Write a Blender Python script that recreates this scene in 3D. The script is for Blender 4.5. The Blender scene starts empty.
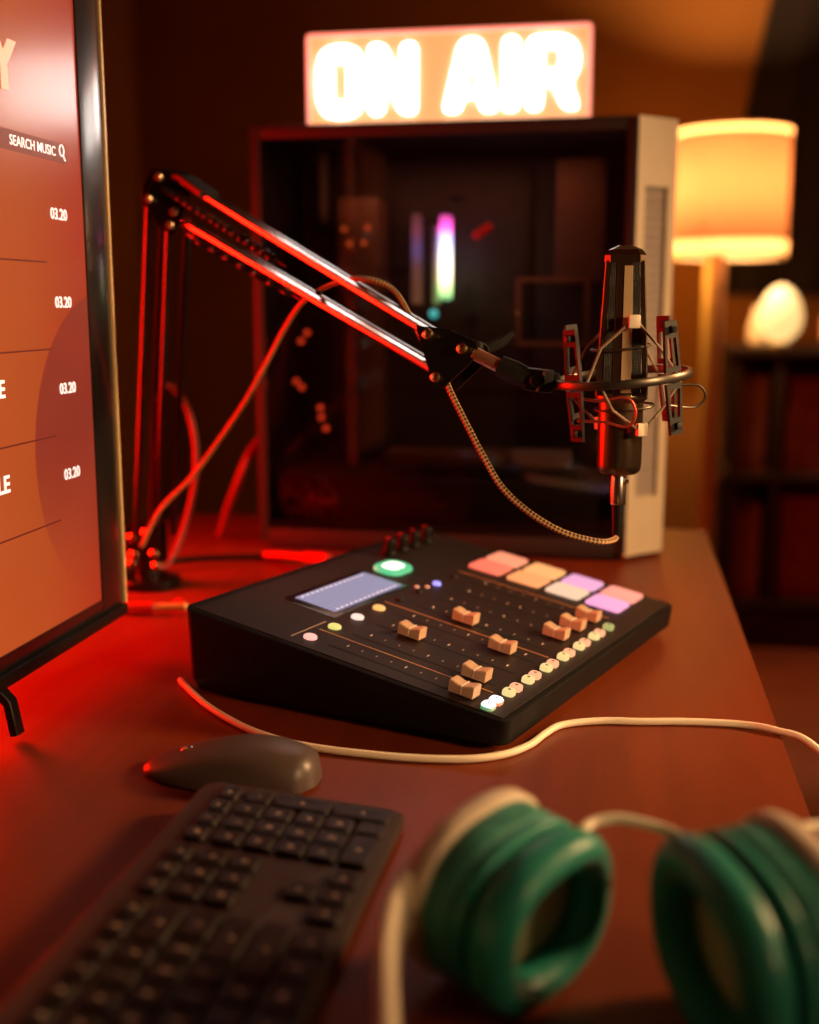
import bpy, bmesh, math, random
from mathutils import Vector, Matrix, Quaternion
random.seed(7)
PI = math.pi
Z0 = 0.75                                   # desk top height above the floor
C = bpy.context.scene.collection

# ------------------------------------------------------------------ materials
def mat(name, color=(.5, .5, .5), rough=.5, metal=0., emit=None, estr=0., noise=0., nscale=20., bump=0., bscale=200., stretch=(1, 1, 1), coat=0., spec=.5, trans=0., sheen=0.):
    m = bpy.data.materials.new(name); m.use_nodes = True
    nt = m.node_tree; b = nt.nodes['Principled BSDF']
    b.inputs['Base Color'].default_value = (*color, 1)
    b.inputs['Roughness'].default_value = rough
    b.inputs['Metallic'].default_value = metal
    b.inputs['Specular IOR Level'].default_value = spec
    b.inputs['Coat Weight'].default_value = coat; b.inputs['Coat Roughness'].default_value = .16
    b.inputs['Transmission Weight'].default_value = trans
    b.inputs['Sheen Weight'].default_value = sheen
    if emit:
        b.inputs['Emission Color'].default_value = (*emit, 1)
        b.inputs['Emission Strength'].default_value = estr
    tc = nt.nodes.new('ShaderNodeTexCoord'); mp = nt.nodes.new('ShaderNodeMapping')
    nt.links.new(tc.outputs['Object'], mp.inputs[0]); mp.inputs['Scale'].default_value = stretch
    if noise:
        n = nt.nodes.new('ShaderNodeTexNoise'); n.inputs['Scale'].default_value = nscale; n.inputs['Detail'].default_value = 6
        nt.links.new(mp.outputs[0], n.inputs['Vector'])
        r = nt.nodes.new('ShaderNodeValToRGB')
        r.color_ramp.elements[0].position = .3; r.color_ramp.elements[1].position = .7
        r.color_ramp.elements[0].color = (*[c * (1 - noise) for c in color], 1)
        r.color_ramp.elements[1].color = (*[min(1, c * (1 + noise)) for c in color], 1)
        nt.links.new(n.outputs['Fac'], r.inputs[0]); nt.links.new(r.outputs[0], b.inputs['Base Color'])
    if bump:
        n = nt.nodes.new('ShaderNodeTexNoise'); n.inputs['Scale'].default_value = bscale
        nt.links.new(mp.outputs[0], n.inputs['Vector'])
        bp = nt.nodes.new('ShaderNodeBump'); bp.inputs['Strength'].default_value = bump; bp.inputs['Distance'].default_value = .002
        nt.links.new(n.outputs['Fac'], bp.inputs['Height']); nt.links.new(bp.outputs[0], b.inputs['Normal'])
    return m

def emis(name, color, s, base=(.6, .6, .6)):
    return mat(name, base, .4, emit=color, estr=s)

def mesh_weave(name, color, dark, scale, rough=.6):
    m = mat(name, color, rough); nt = m.node_tree; b = nt.nodes['Principled BSDF']
    tc = nt.nodes.new('ShaderNodeTexCoord')
    v = nt.nodes.new('ShaderNodeTexVoronoi'); v.inputs['Scale'].default_value = scale; v.inputs['Randomness'].default_value = .15
    nt.links.new(tc.outputs['Object'], v.inputs['Vector'])
    r = nt.nodes.new('ShaderNodeValToRGB'); r.color_ramp.elements[0].position = .25; r.color_ramp.elements[1].position = .45
    r.color_ramp.elements[0].color = (*dark, 1); r.color_ramp.elements[1].color = (*color, 1)
    nt.links.new(v.outputs['Distance'], r.inputs[0]); nt.links.new(r.outputs[0], b.inputs['Base Color'])
    bp = nt.nodes.new('ShaderNodeBump'); bp.inputs['Strength'].default_value = .5; bp.inputs['Distance'].default_value = .001
    nt.links.new(v.outputs['Distance'], bp.inputs['Height']); nt.links.new(bp.outputs[0], b.inputs['Normal'])
    return m

M = {}
M['desk'] = mat('desk_wood', (.17, .028, .005), .42, spec=.35, noise=.12, nscale=6, stretch=(9, .8, 9), bump=.05, bscale=30)
M['wall'] = mat('wall_paint', (.27, .115, .020), .9, noise=.08, nscale=3, bump=.1, bscale=60)
M['ceil'] = mat('ceiling_paint', (.24, .15, .09), .9, noise=.03)
M['floor'] = mat('floor_boards', (.34, .09, .045), .5, noise=.25, nscale=4, stretch=(1, 8, 1))
M['blk'] = mat('black_plastic', (.005, .0045, .0045), .5, noise=.15, nscale=80, spec=.2)
M['blkm'] = mat('black_matte_plastic', (.009, .008, .0075), .55, spec=.3, bump=.15, bscale=900)
M['panel'] = mat('mixer_panel', (.020, .013, .012), .5, bump=.1, bscale=1500, spec=.3)
M['blkmetal'] = mat('black_metal', (.03, .027, .027), .28, .85, noise=.1, nscale=60)
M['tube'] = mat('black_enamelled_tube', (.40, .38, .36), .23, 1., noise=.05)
M['tube2'] = mat('dull_black_tube', (.06, .055, .055), .28, 1., noise=.05)
M['steel'] = mat('bright_steel', (.75, .68, .6), .22, 1., noise=.05, nscale=90)
M['brass'] = mat('warm_bolt_metal', (.85, .62, .38), .25, 1., noise=.05)
M['chain'] = mat('satin_gunmetal', (.13, .11, .09), .36, .9, noise=.05, nscale=200)
M['cream'] = mat('cream_plastic', (.78, .66, .50), .45, noise=.04, nscale=30)
M['case'] = mat('cream_case_metal', (.70, .58, .42), .5, noise=.05, nscale=20, bump=.05)
M['grille'] = mesh_weave('case_vent_mesh', (.42, .34, .30), (.05, .04, .04), 330)
M['micmesh'] = mesh_weave('microphone_mesh', (.022, .018, .015), (.003, .003, .003), 900, .35)
M['teal'] = mat('teal_leatherette', (.022, .29, .225), .40, bump=.15, bscale=220, noise=.08)
M['tealweave'] = mesh_weave('teal_perforated_shell', (.06, .36, .28), (.01, .10, .08), 420)
M['foam'] = mesh_weave('driver_cover_cloth', (.80, .70, .42), (.40, .35, .2), 600, .8)
M['red'] = mat('red_plastic', (.7, .02, .01), .35, noise=.05)
M['redcable'] = mat('red_cable_jacket', (.20, .012, .008), .45, noise=.05)
M['creamcable'] = mat('cream_cable_jacket', (.95, .84, .64), .5, bump=.1, bscale=700, noise=.03)
M['gold'] = mat('gold_plating', (.95, .62, .2), .35, .35, noise=.04)
M['cap'] = mat('fader_cap_plastic', (.62, .42, .29), .38, noise=.05, nscale=120)
M['white'] = mat('white_print', (.8, .75, .7), .5, noise=.02)
M['dim'] = mat('grey_print', (.42, .32, .27), .6, noise=.02)
M['key'] = mat('keycap_plastic', (.014, .008, .007), .5, bump=.05, bscale=900, spec=.35)
M['kbody'] = mat('keyboard_body_plastic', (.036, .020, .017), .5, noise=.05)
M['legend'] = mat('key_legend_print', (.85, .6, .4), .5, emit=(1, .42, .15), estr=.12)
M['mouse'] = mat('mouse_rubber', (.09, .062, .055), .40, coat=0., noise=.05)
M['bezel'] = mat('glossy_bezel', (.01, .009, .009), .32, spec=.5, coat=.8, noise=.05)
M['rim'] = mat('gold_toned_rim', (.90, .66, .34), .4, .25, noise=.04)
M['darkred'] = mat('terracotta_box_card', (.34, .10, .055), .8, noise=.15)
M['book'] = [mat('book_cloth_%s' % n, c, .8, noise=.1) for n, c in (('rust', (.36, .12, .06)), ('brown', (.25, .12, .07)), ('tan', (.42, .22, .12)))]
M['shelf'] = mat('dark_stained_wood', (.028, .014, .010), .6, noise=.2, stretch=(1, 1, 8))
M['curtain'] = mat('dark_curtain_cloth', (.006, .002, .002), .95, bump=.2, bscale=150, sheen=.1)
M['post'] = mat('pale_lamp_wood', (.88, .70, .45), .55, noise=.08, stretch=(6, 6, .6))
M['vase'] = mat('amber_glazed_vase', (.8, .30, .10), .35, noise=.1)
M['pcb'] = mat('dark_circuit_board', (.03, .02, .02), .5, noise=.3, nscale=60)
M['pcgrey'] = mat('grey_painted_steel', (.32, .26, .26), .5, noise=.05)
M['pcdark'] = mat('case_interior_steel', (.03, .022, .02), .6, noise=.1)
M['pcbrown'] = mat('bronze_tinted_cover', (.16, .075, .05), .55, noise=.1)

def glass_mat():
    m = bpy.data.materials.new('smoked_glass'); m.use_nodes = True; nt = m.node_tree; nt.nodes.clear()
    o = nt.nodes.new('ShaderNodeOutputMaterial'); mx = nt.nodes.new('ShaderNodeMixShader')
    t = nt.nodes.new('ShaderNodeBsdfTransparent'); t.inputs[0].default_value = (.78, .70, .66, 1)
    g = nt.nodes.new('ShaderNodeBsdfGlossy'); g.inputs['Roughness'].default_value = .06
    f = nt.nodes.new('ShaderNodeFresnel'); f.inputs[0].default_value = 1.45
    nt.links.new(f.outputs[0], mx.inputs[0]); nt.links.new(t.outputs[0], mx.inputs[1]); nt.links.new(g.outputs[0], mx.inputs[2])
    nt.links.new(mx.outputs[0], o.inputs[0]); return m
M['glass'] = glass_mat()

def shade_mat(name='linen_lamp_shade', c0=(.135, .056, .026, 1), c1=(.165, .074, .038, 1), fac=.45):
    m = bpy.data.materials.new(name); m.use_nodes = True; nt = m.node_tree; nt.nodes.clear()
    o = nt.nodes.new('ShaderNodeOutputMaterial'); mx = nt.nodes.new('ShaderNodeMixShader'); mx.inputs[0].default_value = fac
    d = nt.nodes.new('ShaderNodeBsdfDiffuse'); t = nt.nodes.new('ShaderNodeBsdfTranslucent')
    n = nt.nodes.new('ShaderNodeTexNoise'); n.inputs['Scale'].default_value = 6; n.inputs['Detail'].default_value = 5
    tc = nt.nodes.new('ShaderNodeTexCoord'); nt.links.new(tc.outputs['Object'], n.inputs['Vector'])
    r = nt.nodes.new('ShaderNodeValToRGB'); r.color_ramp.elements[0].color = c0; r.color_ramp.elements[1].color = c1
    nt.links.new(n.outputs['Fac'], r.inputs[0])
    nt.links.new(r.outputs[0], d.inputs[0]); nt.links.new(r.outputs[0], t.inputs[0])
    nt.links.new(d.outputs[0], mx.inputs[1]); nt.links.new(t.outputs[0], mx.inputs[2]); nt.links.new(mx.outputs[0], o.inputs[0])
    return m
M['shade'] = shade_mat(); M['band'] = shade_mat('pale_hem_band', (.44, .32, .19, 1), (.50, .38, .24, 1), .8)

def braid_mat():                            # amber and black braided cable sleeve, from the tube's own UVs
    m = mat('braided_cable_sleeve', (.5, .3, .1), .55); nt = m.node_tree; b = nt.nodes['Principled BSDF']
    uv = nt.nodes.new('ShaderNodeUVMap'); sp = nt.nodes.new('ShaderNodeSeparateXYZ'); nt.links.new(uv.outputs[0], sp.inputs[0])
    def wave(sgn):
        a = nt.nodes.new('ShaderNodeMath'); a.operation = 'MULTIPLY'; a.inputs[1].default_value = 4 * PI * sgn
        nt.links.new(sp.outputs[0], a.inputs[0])
        c = nt.nodes.new('ShaderNodeMath'); c.operation = 'MULTIPLY'; c.inputs[1].default_value = 2 * PI / .0060
        nt.links.new(sp.outputs[1], c.inputs[0])
        s = nt.nodes.new('ShaderNodeMath'); s.operation = 'ADD'; nt.links.new(a.outputs[0], s.inputs[0]); nt.links.new(c.outputs[0], s.inputs[1])
        n = nt.nodes.new('ShaderNodeMath'); n.operation = 'SINE'; nt.links.new(s.outputs[0], n.inputs[0]); return n
    w1 = wave(1.); w2 = wave(-1.); w = nt.nodes.new('ShaderNodeMath'); w.operation = 'MULTIPLY'; nt.links.new(w1.outputs[0], w.inputs[0]); nt.links.new(w2.outputs[0], w.inputs[1])
    g = nt.nodes.new('ShaderNodeMath'); g.operation = 'GREATER_THAN'; g.inputs[1].default_value = .02
    nt.links.new(w.outputs[0], g.inputs[0])
    mx = nt.nodes.new('ShaderNodeMix'); mx.data_type = 'RGBA'
    mx.inputs['A'].default_value = (.62, .36, .15, 1); mx.inputs['B'].default_value = (.02, .012, .01, 1)
    nt.links.new(g.outputs[0], mx.inputs['Factor']); nt.links.new(mx.outputs['Result'], b.inputs['Base Color'])
    bp = nt.nodes.new('ShaderNodeBump'); bp.inputs['Strength'].default_value = .6; bp.inputs['Distance'].default_value = .0006; bp.invert = True
    nt.links.new(g.outputs[0], bp.inputs['Height']); nt.links.new(bp.outputs[0], b.inputs['Normal'])
    return m
M['braid'] = braid_mat()

# ------------------------------------------------------------------ object helpers
# all coordinates below are in metres with z measured from the desk top; w() moves them to the world
def tag(o, label=None, cat=None, group=None, kind=None):
    if label: o['label'] = label
    if cat: o['category'] = cat
    if group: o['group'] = group
    if kind: o['kind'] = kind
    return o

def empty(name, loc, rz=0., label=None, cat=None, group=None):
    o = bpy.data.objects.new(name, None); C.objects.link(o); o.empty_display_size = .02
    o.location = (loc[0], loc[1], loc[2] + Z0); o.rotation_euler = (0, 0, rz)
    return tag(o, label, cat, group)

def finish(bm, name, mats, smooth=35):
    bmesh.ops.recalc_face_normals(bm, faces=bm.faces[:])
    me = bpy.data.meshes.new(name); bm.to_mesh(me); bm.free()
    for m in (mats if isinstance(mats, (list, tuple)) else [mats]): me.materials.append(m)
    if smooth:
        for p in me.polygons: p.use_smooth = True
        me.set_sharp_from_angle(angle=math.radians(smooth))
    return me

def part(name, bm, m, parent, world=False, smooth=35, label=None):
    """child mesh; world=True: bm is in desk coordinates and is moved into the parent's frame"""
    if world:
        r = parent
        while r.parent: r = r.parent
        off = Vector(r.location) - Vector((0, 0, Z0))
        T = Matrix.Rotation(-r.rotation_euler.z, 4, 'Z') @ Matrix.Translation(-off)
        bmesh.ops.transform(bm, matrix=T, verts=bm.verts[:])
    o = bpy.data.objects.new(name, finish(bm, name, m, smooth)); C.objects.link(o); o.parent = parent
    if label: o['label'] = label
    return o

def solo(name, bm, m, loc, rz=0., label=None, cat=None, group=None, kind=None, smooth=35, world=False):
    if world: bmesh.ops.transform(bm, matrix=Matrix.Translation(-Vector(loc)), verts=bm.verts[:])
    o = bpy.data.objects.new(name, finish(bm, name, m, smooth)); C.objects.link(o)
    o.location = (loc[0], loc[1], loc[2] + Z0); o.rotation_euler = (0, 0, rz)
    return tag(o, label, cat, group, kind)

def copy_tree(o, parent=None):
    c = o.copy(); C.objects.link(c); c.parent = parent
    for ch in [x for x in C.objects if x.parent == o]: copy_tree(ch, c)
    return c

# ------------------------------------------------------------------ geometry helpers
NB = bmesh.new
def add(bm, verts, faces, mi=0):
    vs = [bm.verts.new(v) for v in verts]; out = []
    for f in faces:
        try: fc = bm.faces.new([vs[i] for i in f]); fc.material_index = mi; out.append(fc)
        except ValueError: pass
    return vs, out

def box(bm, c, s, bev=0., R=None, mi=0, seg=2):
    """c centre, s full size, R optional 3x3 rotation about the centre"""
    t = bmesh.new(); bmesh.ops.create_cube(t, size=1)
    bmesh.ops.scale(t, vec=s, verts=t.verts[:])
    if bev: bmesh.ops.bevel(t, geom=t.edges[:], offset=min(bev, min(s) * .49), segments=seg, affect='EDGES', profile=.6)
    if R is not None: bmesh.ops.transform(t, matrix=R.to_4x4(), verts=t.verts[:])
    bmesh.ops.translate(t, vec=c, verts=t.verts[:])
    merge(bm, t, mi)

def merge(bm, t, mi=0):
    mp = {v: bm.verts.new(v.co) for v in t.verts}
    for f in t.faces:
        try: n = bm.faces.new([mp[v] for v in f.verts]); n.material_index = mi
        except ValueError: pass
    t.free()

def basis(d, up=Vector((0, 0, 1))):
    d = Vector(d).normalized()
    if abs(d.dot(up)) > .99: up = Vector((1, 0, 0))
    x = up.cross(d).normalized(); y = d.cross(x)
    return Matrix((x, y, d)).transposed()

def sweep(bm, pts, sec, closed=False, mi=0, scale=None, up0=None, caps=True, twist=True):
    """sweep a closed 2D section along a polyline with parallel transport; writes arc-length UVs"""
    pts = [Vector(p) for p in pts]; n = len(pts); uvl = bm.loops.layers.uv.verify()
    tan = []
    for i in range(n):
        a = pts[i - 1] if (i > 0 or closed) else pts[i]; b = pts[(i + 1) % n] if (i < n - 1 or closed) else pts[i]
        tan.append((b - a).normalized())
    up = Vector(up0) if up0 else (Vector((0, 0, 1)) if abs(tan[0].z) < .9 else Vector((0, 1, 0)))
    rings = []; L = [0.]
    for i in range(n):
        if i and twist:
            q = tan[i - 1].rotation_difference(tan[i]); up = q @ up
        x = up.cross(tan[i]).normalized(); y = tan[i].cross(x)
        s = scale[i] if scale else 1.
        rings.append([bm.verts.new(pts[i] + x * (a * s) + y * (b * s)) for a, b in sec])
        if i: L.append(L[-1] + (pts[i] - pts[i - 1]).length)
    k = len(sec)
    for i in range(n if closed else n - 1):
        A, B = rings[i], rings[(i + 1) % n]; l0 = L[i]; l1 = L[i + 1] if i + 1 < n else L[i] + (pts[0] - pts[i]).length
        for j in range(k):
            f = bm.faces.new([A[j], A[(j + 1) % k], B[(j + 1) % k], B[j]]); f.material_index = mi
            for lp, (u, v) in zip(f.loops, ((j / k, l0), ((j + 1) / k, l0), ((j + 1) / k, l1), (j / k, l1))): lp[uvl].uv = (u, v)
    if caps and not closed:
        for r in (rings[0][::-1], rings[-1]): bm.faces.new(r).material_index = mi

def circ(r, k=12, r2=None): return [(r * math.cos(2 * PI * i / k), (r2 or r) * math.sin(2 * PI * i / k)) for i in range(k)]
def rect(a, b, c=.25):                      # chamfered rectangle section, full sizes a x b
    x, y = a / 2, b / 2; e = min(x, y) * c
    return [(x, -y + e), (x, y - e), (x - e, y), (-x + e, y), (-x, y - e), (-x, -y + e), (-x + e, -y), (x - e, -y)]
def tube(bm, pts, r, k=12, mi=0, closed=False, scale=None): sweep(bm, pts, circ(r, k), closed, mi, scale)

def spline(P, n=8, closed=False):           # Catmull-Rom
    P = [Vector(p) for p in P]; out = []; m = len(P)
    for i in range(m if closed else m - 1):
        p0 = P[(i - 1) % m] if (closed or i) else P[0] * 2 - P[1]; p1 = P[i]; p2 = P[(i + 1) % m]
        p3 = P[(i + 2) % m] if (closed or i + 2 < m) else P[-1] * 2 - P[-2]
        for j in range(n):
            t = j / n
            out.append(.5 * ((2 * p1) + (p2 - p0) * t + (2 * p0 - 5 * p1 + 4 * p2 - p3) * t * t + (3 * p1 - p0 - 3 * p2 + p3) * t ** 3))
    if not closed: out.append(P[-1])
    return out

def loft(bm, rings, mi=0, cap0=True, cap1=True):
    R = [[bm.verts.new(p) for p in r] for r in rings]; k = len(R[0])
    for A, B in zip(R, R[1:]):
        for j in range(k): bm.faces.new([A[j], A[(j + 1) % k], B[(j + 1) % k], B[j]]).material_index = mi
    if cap0: bm.faces.new(R[0][::-1]).material_index = mi
    if cap1: bm.faces.new(R[-1]).material_index = mi

def lathe(bm, prof, c=(0, 0, 0), R=None, k=32, mi=0, sx=1., sy=1., cap0=True, cap1=True):
    """prof: list of (radius, z) from bottom to top"""
    R = R or Matrix.Identity(3); c = Vector(c)
    loft(bm, [[c + R @ Vector((r * sx * math.cos(2 * PI * i / k), r * sy * math.sin(2 * PI * i / k), z)) for i in range(k)] for r, z in prof], mi, cap0, cap1)

def rod(bm, a, b, r, k=16, mi=0, r2=None, bev=0.):
    a, b = Vector(a), Vector(b); R = basis(b - a); L = (b - a).length; r2 = r if r2 is None else r2
    pr = [(r, 0), (r2, L)]
    if bev: pr = [(r - bev, 0), (r, bev), (r2, L - bev), (r2 - bev, L)]
    lathe(bm, pr, a, R, k, mi)

def superell(a, b, n=2.6, k=48): 
    out = []
    for i in range(k):
        t = 2 * PI * i / k; c, s = math.cos(t), math.sin(t)
        out.append((a * math.copysign(abs(c) ** (2 / n), c), b * math.copysign(abs(s) ** (2 / n), s)))
    return out

def rrect(a, b, r, k=5):                    # rounded rectangle outline, full sizes a x b
    out = []
    for cx, cy, t0 in ((a / 2 - r, b / 2 - r, 0), (-a / 2 + r, b / 2 - r, PI / 2), (-a / 2 + r, -b / 2 + r, PI), (a / 2 - r, -b / 2 + r, 1.5 * PI)):
        for i in range(k + 1):
            t = t0 + PI / 2 * i / k; out.append((cx + r * math.cos(t), cy + r * math.sin(t)))
    return out

def slab(bm, outline, z0, z1, bev=0., mi=0, T=None):
    """extruded outline with an eased top edge; T maps (x,y,z) to its place"""
    T = T or (lambda p: Vector(p))
    cx = sum(p[0] for p in outline) / len(outline); cy = sum(p[1] for p in outline) / len(outline)
    w_ = max(p[0] for p in outline) - min(p[0] for p in outline); h_ = max(p[1] for p in outline) - min(p[1] for p in outline)
    def ring(z, i): return [T((cx + (x - cx) * (1 - 2 * i / w_), cy + (y - cy) * (1 - 2 * i / h_), z)) for x, y in outline]
    rs = [ring(z0, 0)]
    if bev: rs += [ring(z1 - bev, 0), ring(z1 - bev * .3, bev * .3), ring(z1, bev)]
    else: rs.append(ring(z1, 0))
    loft(bm, rs, mi)

def text_bm(s, size, T, ext=.0002, offset=0., mi=0, bm=None, align='LEFT', res=3):
    """flat lettering as real mesh; T maps (x, y, z) of the text plane to its place"""
    cu = bpy.data.curves.new('lettering', 'FONT'); cu.body = s; cu.size = size; cu.extrude = ext; cu.offset = offset
    cu.align_x = align; cu.resolution_u = res
    o = bpy.data.objects.new('lettering', cu); me = bpy.data.meshes.new_from_object(o)
    t = bmesh.new(); t.from_mesh(me)
    for v in t.verts: v.co = T(v.co)
    bm = bm or bmesh.new(); merge(bm, t, mi)
    bpy.data.objects.remove(o); bpy.data.curves.remove(cu); bpy.data.meshes.remove(me)
    return bm

# ================================================================== THE ROOM
def room():
    def S(name, c, s, m): 
        b = NB(); box(b, (0, 0, 0), s); solo(name, b, m, c, kind='structure', smooth=0)
    x0, x1, y0, y1, zf, zc = -1.7, 2.4, -1.6, 4.00, -Z0, 1.75
    S('floor', ((x0 + x1) / 2, (y0 + y1) / 2, zf - .05), (x1 - x0 + .2, y1 - y0 + .2, .1), M['floor'])
    S('ceiling', ((x0 + x1) / 2, (y0 + y1) / 2, zc + .05), (x1 - x0 + .2, y1 - y0 + .2, .1), M['ceil'])
    S('wall_back', ((x0 + x1) / 2, y1 + .05, (zf + zc) / 2), (x1 - x0 + .2, .1, zc - zf), M['wall'])
    S('wall_front', ((x0 + x1) / 2, y0 - .05, (zf + zc) / 2), (x1 - x0 + .2, .1, zc - zf), M['wall'])
    S('wall_left', (x0 - .05, (y0 + y1) / 2, (zf + zc) / 2), (.1, y1 - y0, zc - zf), M['wall'])
    S('wall_right', (x1 + .05, (y0 + y1) / 2, (zf + zc) / 2), (.1, y1 - y0, zc - zf), M['wall'])
    S('baseboard_back', ((x0 + x1) / 2, y1 - .008, zf + .05), (x1 - x0, .016, .1), M['shelf'])
room()

# ================================================================== DESK
def desk():
    t = empty('desk', (-.25, .6, -Z0), 0, 'long brown wooden desk carrying the mixer, tower and keyboard', 'desk')
    b = NB(); box(b, (-.25, .6385, -.0125), (.74, 1.877, .025), .002); part('desktop', b, M['desk'], t, True)
    for x in (-.57, .07):
        for y in (-.22, 1.50):
            b = NB(); box(b, (x, y, (-.065 - Z0) / 2), (.05, .05, Z0 - .065), .003); part('leg', b, M['shelf'], t, True)
    b = NB()
    box(b, (-.57, .64, -.045), (.025, 1.67, .04)); box(b, (.07, .64, -.045), (.025, 1.67, .04))
    box(b, (-.25, 1.50, -.045), (.59, .025, .04)); box(b, (-.25, -.22, -.045), (.59, .025, .04))
    part('apron', b, M['shelf'], t, True)
desk()

# ================================================================== MONITOR
def monitor():
    X = -.42                                # plane of the screen glass, facing +x
    y1, y0, z0, z1 = .914, .010, .045, .565
    t = empty('monitor', (X - .03, .45, 0), 0, 'large flat monitor at the left showing a music app with orange background', 'monitor')
    # body shell
    b = NB(); box(b, (X - .016, (y0 + y1) / 2, (z0 + z1) / 2), (.024, y1 - y0, z1 - z0), .002)
    box(b, (X - .036, (y0 + y1) / 2, (z0 + z1) / 2 - .04), (.03, (y1 - y0) * .6, (z1 - z0) * .55), .008)
    part('back_cover', b, M['blkm'], t, True)
    # bezel ring
    b = NB(); w = .040
    box(b, (X - .001, y1 - .0015 - w / 2, (z0 + z1) / 2), (.007, w, z1 - z0 - .002), .001)
    box(b, (X - .001, y0 + w / 2 + .0015, (z0 + z1) / 2), (.007, w, z1 - z0 - .002), .001)
    box(b, (X - .001, (y0 + y1) / 2, z0 + .007), (.007, y1 - y0 - 2 * w - .003, .012), .001)
    box(b, (X - .001, (y0 + y1) / 2, z1 - .007), (.007, y1 - y0 - 2 * w - .003, .012), .001)
    part('bezel', b, M['bezel'], t, True, label='glossy black screen frame')
    # gold edge trim along the outer side
    b = NB(); box(b, (X - .001, y1 + .0008, (z0 + z1) / 2), (.010, .0036, z1 - z0), .0012)
    part('edge_trim', b, M['rim'], t, True, label='thin gold strip on the upright edge')
    # small light sticker-like button block on the rear edge
    b = NB(); box(b, (X - .012, y1 + .003, .345), (.007, .004, .045), .0015); part('side_button', b, M['cream'], t, True)
    # screen
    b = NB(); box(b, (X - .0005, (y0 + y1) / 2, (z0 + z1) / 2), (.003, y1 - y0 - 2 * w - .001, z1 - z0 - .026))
    m = bpy.data.materials.new('music_app_screen'); m.use_nodes = True; nt = m.node_tree; bs = nt.nodes['Principled BSDF']
    bs.inputs['Base Color'].default_value = (.02, .012, .01, 1); bs.inputs['Roughness'].default_value = .30; bs.inputs['Coat Weight'].default_value = .8; bs.inputs['Coat Roughness'].default_value = .17; bs.inputs['Specular IOR Level'].default_value = .5
    geo = nt.nodes.new('ShaderNodeTexCoord'); sp = nt.nodes.new('ShaderNodeSeparateXYZ'); nt.links.new(geo.outputs['Object'], sp.inputs[0])
    r = nt.nodes.new('ShaderNodeValToRGB')  # screen picture: orange-brown ground fading to red towards the right edge
    mr = nt.nodes.new('ShaderNodeMapRange'); mr.inputs['From Min'].default_value = .20; mr.inputs['From Max'].default_value = .43
    nt.links.new(sp.outputs[1], mr.inputs[0]); nt.links.new(mr.outputs[0], r.inputs[0])
    e = r.color_ramp.elements; e[0].position = 0; e[0].color = (.60, .100, .018, 1); e[1].position = 1; e[1].color = (.44, .028, .010, 1)
    k = e.new(.55); k.color = (.52, .080, .016, 1)
    # big darker round blob of the wallpaper: circle in (y, z)
    def blob(cy, cz, rad):
        a = nt.nodes.new('ShaderNodeMath'); a.operation = 'SUBTRACT'; a.inputs[1].default_value = cy; nt.links.new(sp.outputs[1], a.inputs[0])
        c = nt.nodes.new('ShaderNodeMath'); c.operation = 'SUBTRACT'; c.inputs[1].default_value = cz; nt.links.new(sp.outputs[2], c.inputs[0])
        a2 = nt.nodes.new('ShaderNodeMath'); a2.operation = 'POWER'; a2.inputs[1].default_value = 2; nt.links.new(a.outputs[0], a2.inputs[0])
        c2 = nt.nodes.new('ShaderNodeMath'); c2.operation = 'POWER'; c2.inputs[1].default_value = 2; nt.links.new(c.outputs[0], c2.inputs[0])
        s = nt.nodes.new('ShaderNodeMath'); s.operation = 'ADD'; nt.links.new(a2.outputs[0], s.inputs[0]); nt.links.new(c2.outputs[0], s.inputs[1])
        g = nt.nodes.new('ShaderNodeMapRange'); g.inputs['From Min'].default_value = rad * rad * .97; g.inputs['From Max'].default_value = rad * rad
        g.inputs['To Min'].default_value = 1; g.inputs['To Max'].default_value = 0; nt.links.new(s.outputs[0], g.inputs[0]); return g
    g1 = blob(.450, .185, .125)
    fd = nt.nodes.new('ShaderNodeMapRange'); fd.inputs['From Min'].default_value = .07; fd.inputs['From Max'].default_value = .20
    nt.links.new(sp.outputs[2], fd.inputs[0])
    gm = nt.nodes.new('ShaderNodeMath'); gm.operation = 'MULTIPLY'; nt.links.new(g1.outputs[0], gm.inputs[0]); nt.links.new(fd.outputs[0], gm.inputs[1])
    mx = nt.nodes.new('ShaderNodeMix'); mx.data_type = 'RGBA'; mx.inputs['B'].default_value = (.32, .034, .018, 1)
    nt.links.new(gm.outputs[0], mx.inputs['Factor']); nt.links.new(r.outputs[0], mx.inputs['A'])
    dk = nt.nodes.new('ShaderNodeMix'); dk.data_type = 'RGBA'; dk.inputs['B'].default_value = (.030, .006, .004, 1)  # out-of-view part of the screen, darkened to throw less light on the foreground
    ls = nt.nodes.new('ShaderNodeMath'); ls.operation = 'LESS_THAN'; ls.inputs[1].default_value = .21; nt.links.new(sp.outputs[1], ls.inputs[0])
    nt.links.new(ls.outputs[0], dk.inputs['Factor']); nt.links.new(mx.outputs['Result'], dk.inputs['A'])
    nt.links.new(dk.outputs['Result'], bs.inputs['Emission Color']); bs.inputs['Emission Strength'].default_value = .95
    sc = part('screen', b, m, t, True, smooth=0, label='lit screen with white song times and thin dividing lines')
    # lettering on the screen: reading direction is +y
    Xs = X + .0013
    def T(y, z): return lambda v: Vector((Xs + v.z, y + v.x, z + v.y))
    ui = emis('screen_white_text', (1, .88, .8), 1.0); pk = emis('screen_pink_text', (1, .36, .22), .95); ln = emis('screen_thin_line', (.20, .02, .01), .8, (.02, .01, .01))
    br = emis('screen_search_bar', (.30, .045, .018), .9, (.02, .01, .01))
    part('heading_letters', text_bm('Y', .043, T(.7500, .4465), offset=.0026), pk, sc, True, smooth=0)
    b = NB(); box(b, (Xs - .0003, .78, .4115), (.0006, .135, .014)); part('search_bar', b, br, sc, True, smooth=0)
    bmt = text_bm('SEARCH MUSIC', .0098, T(.7645, .4085), offset=.0001)
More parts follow.
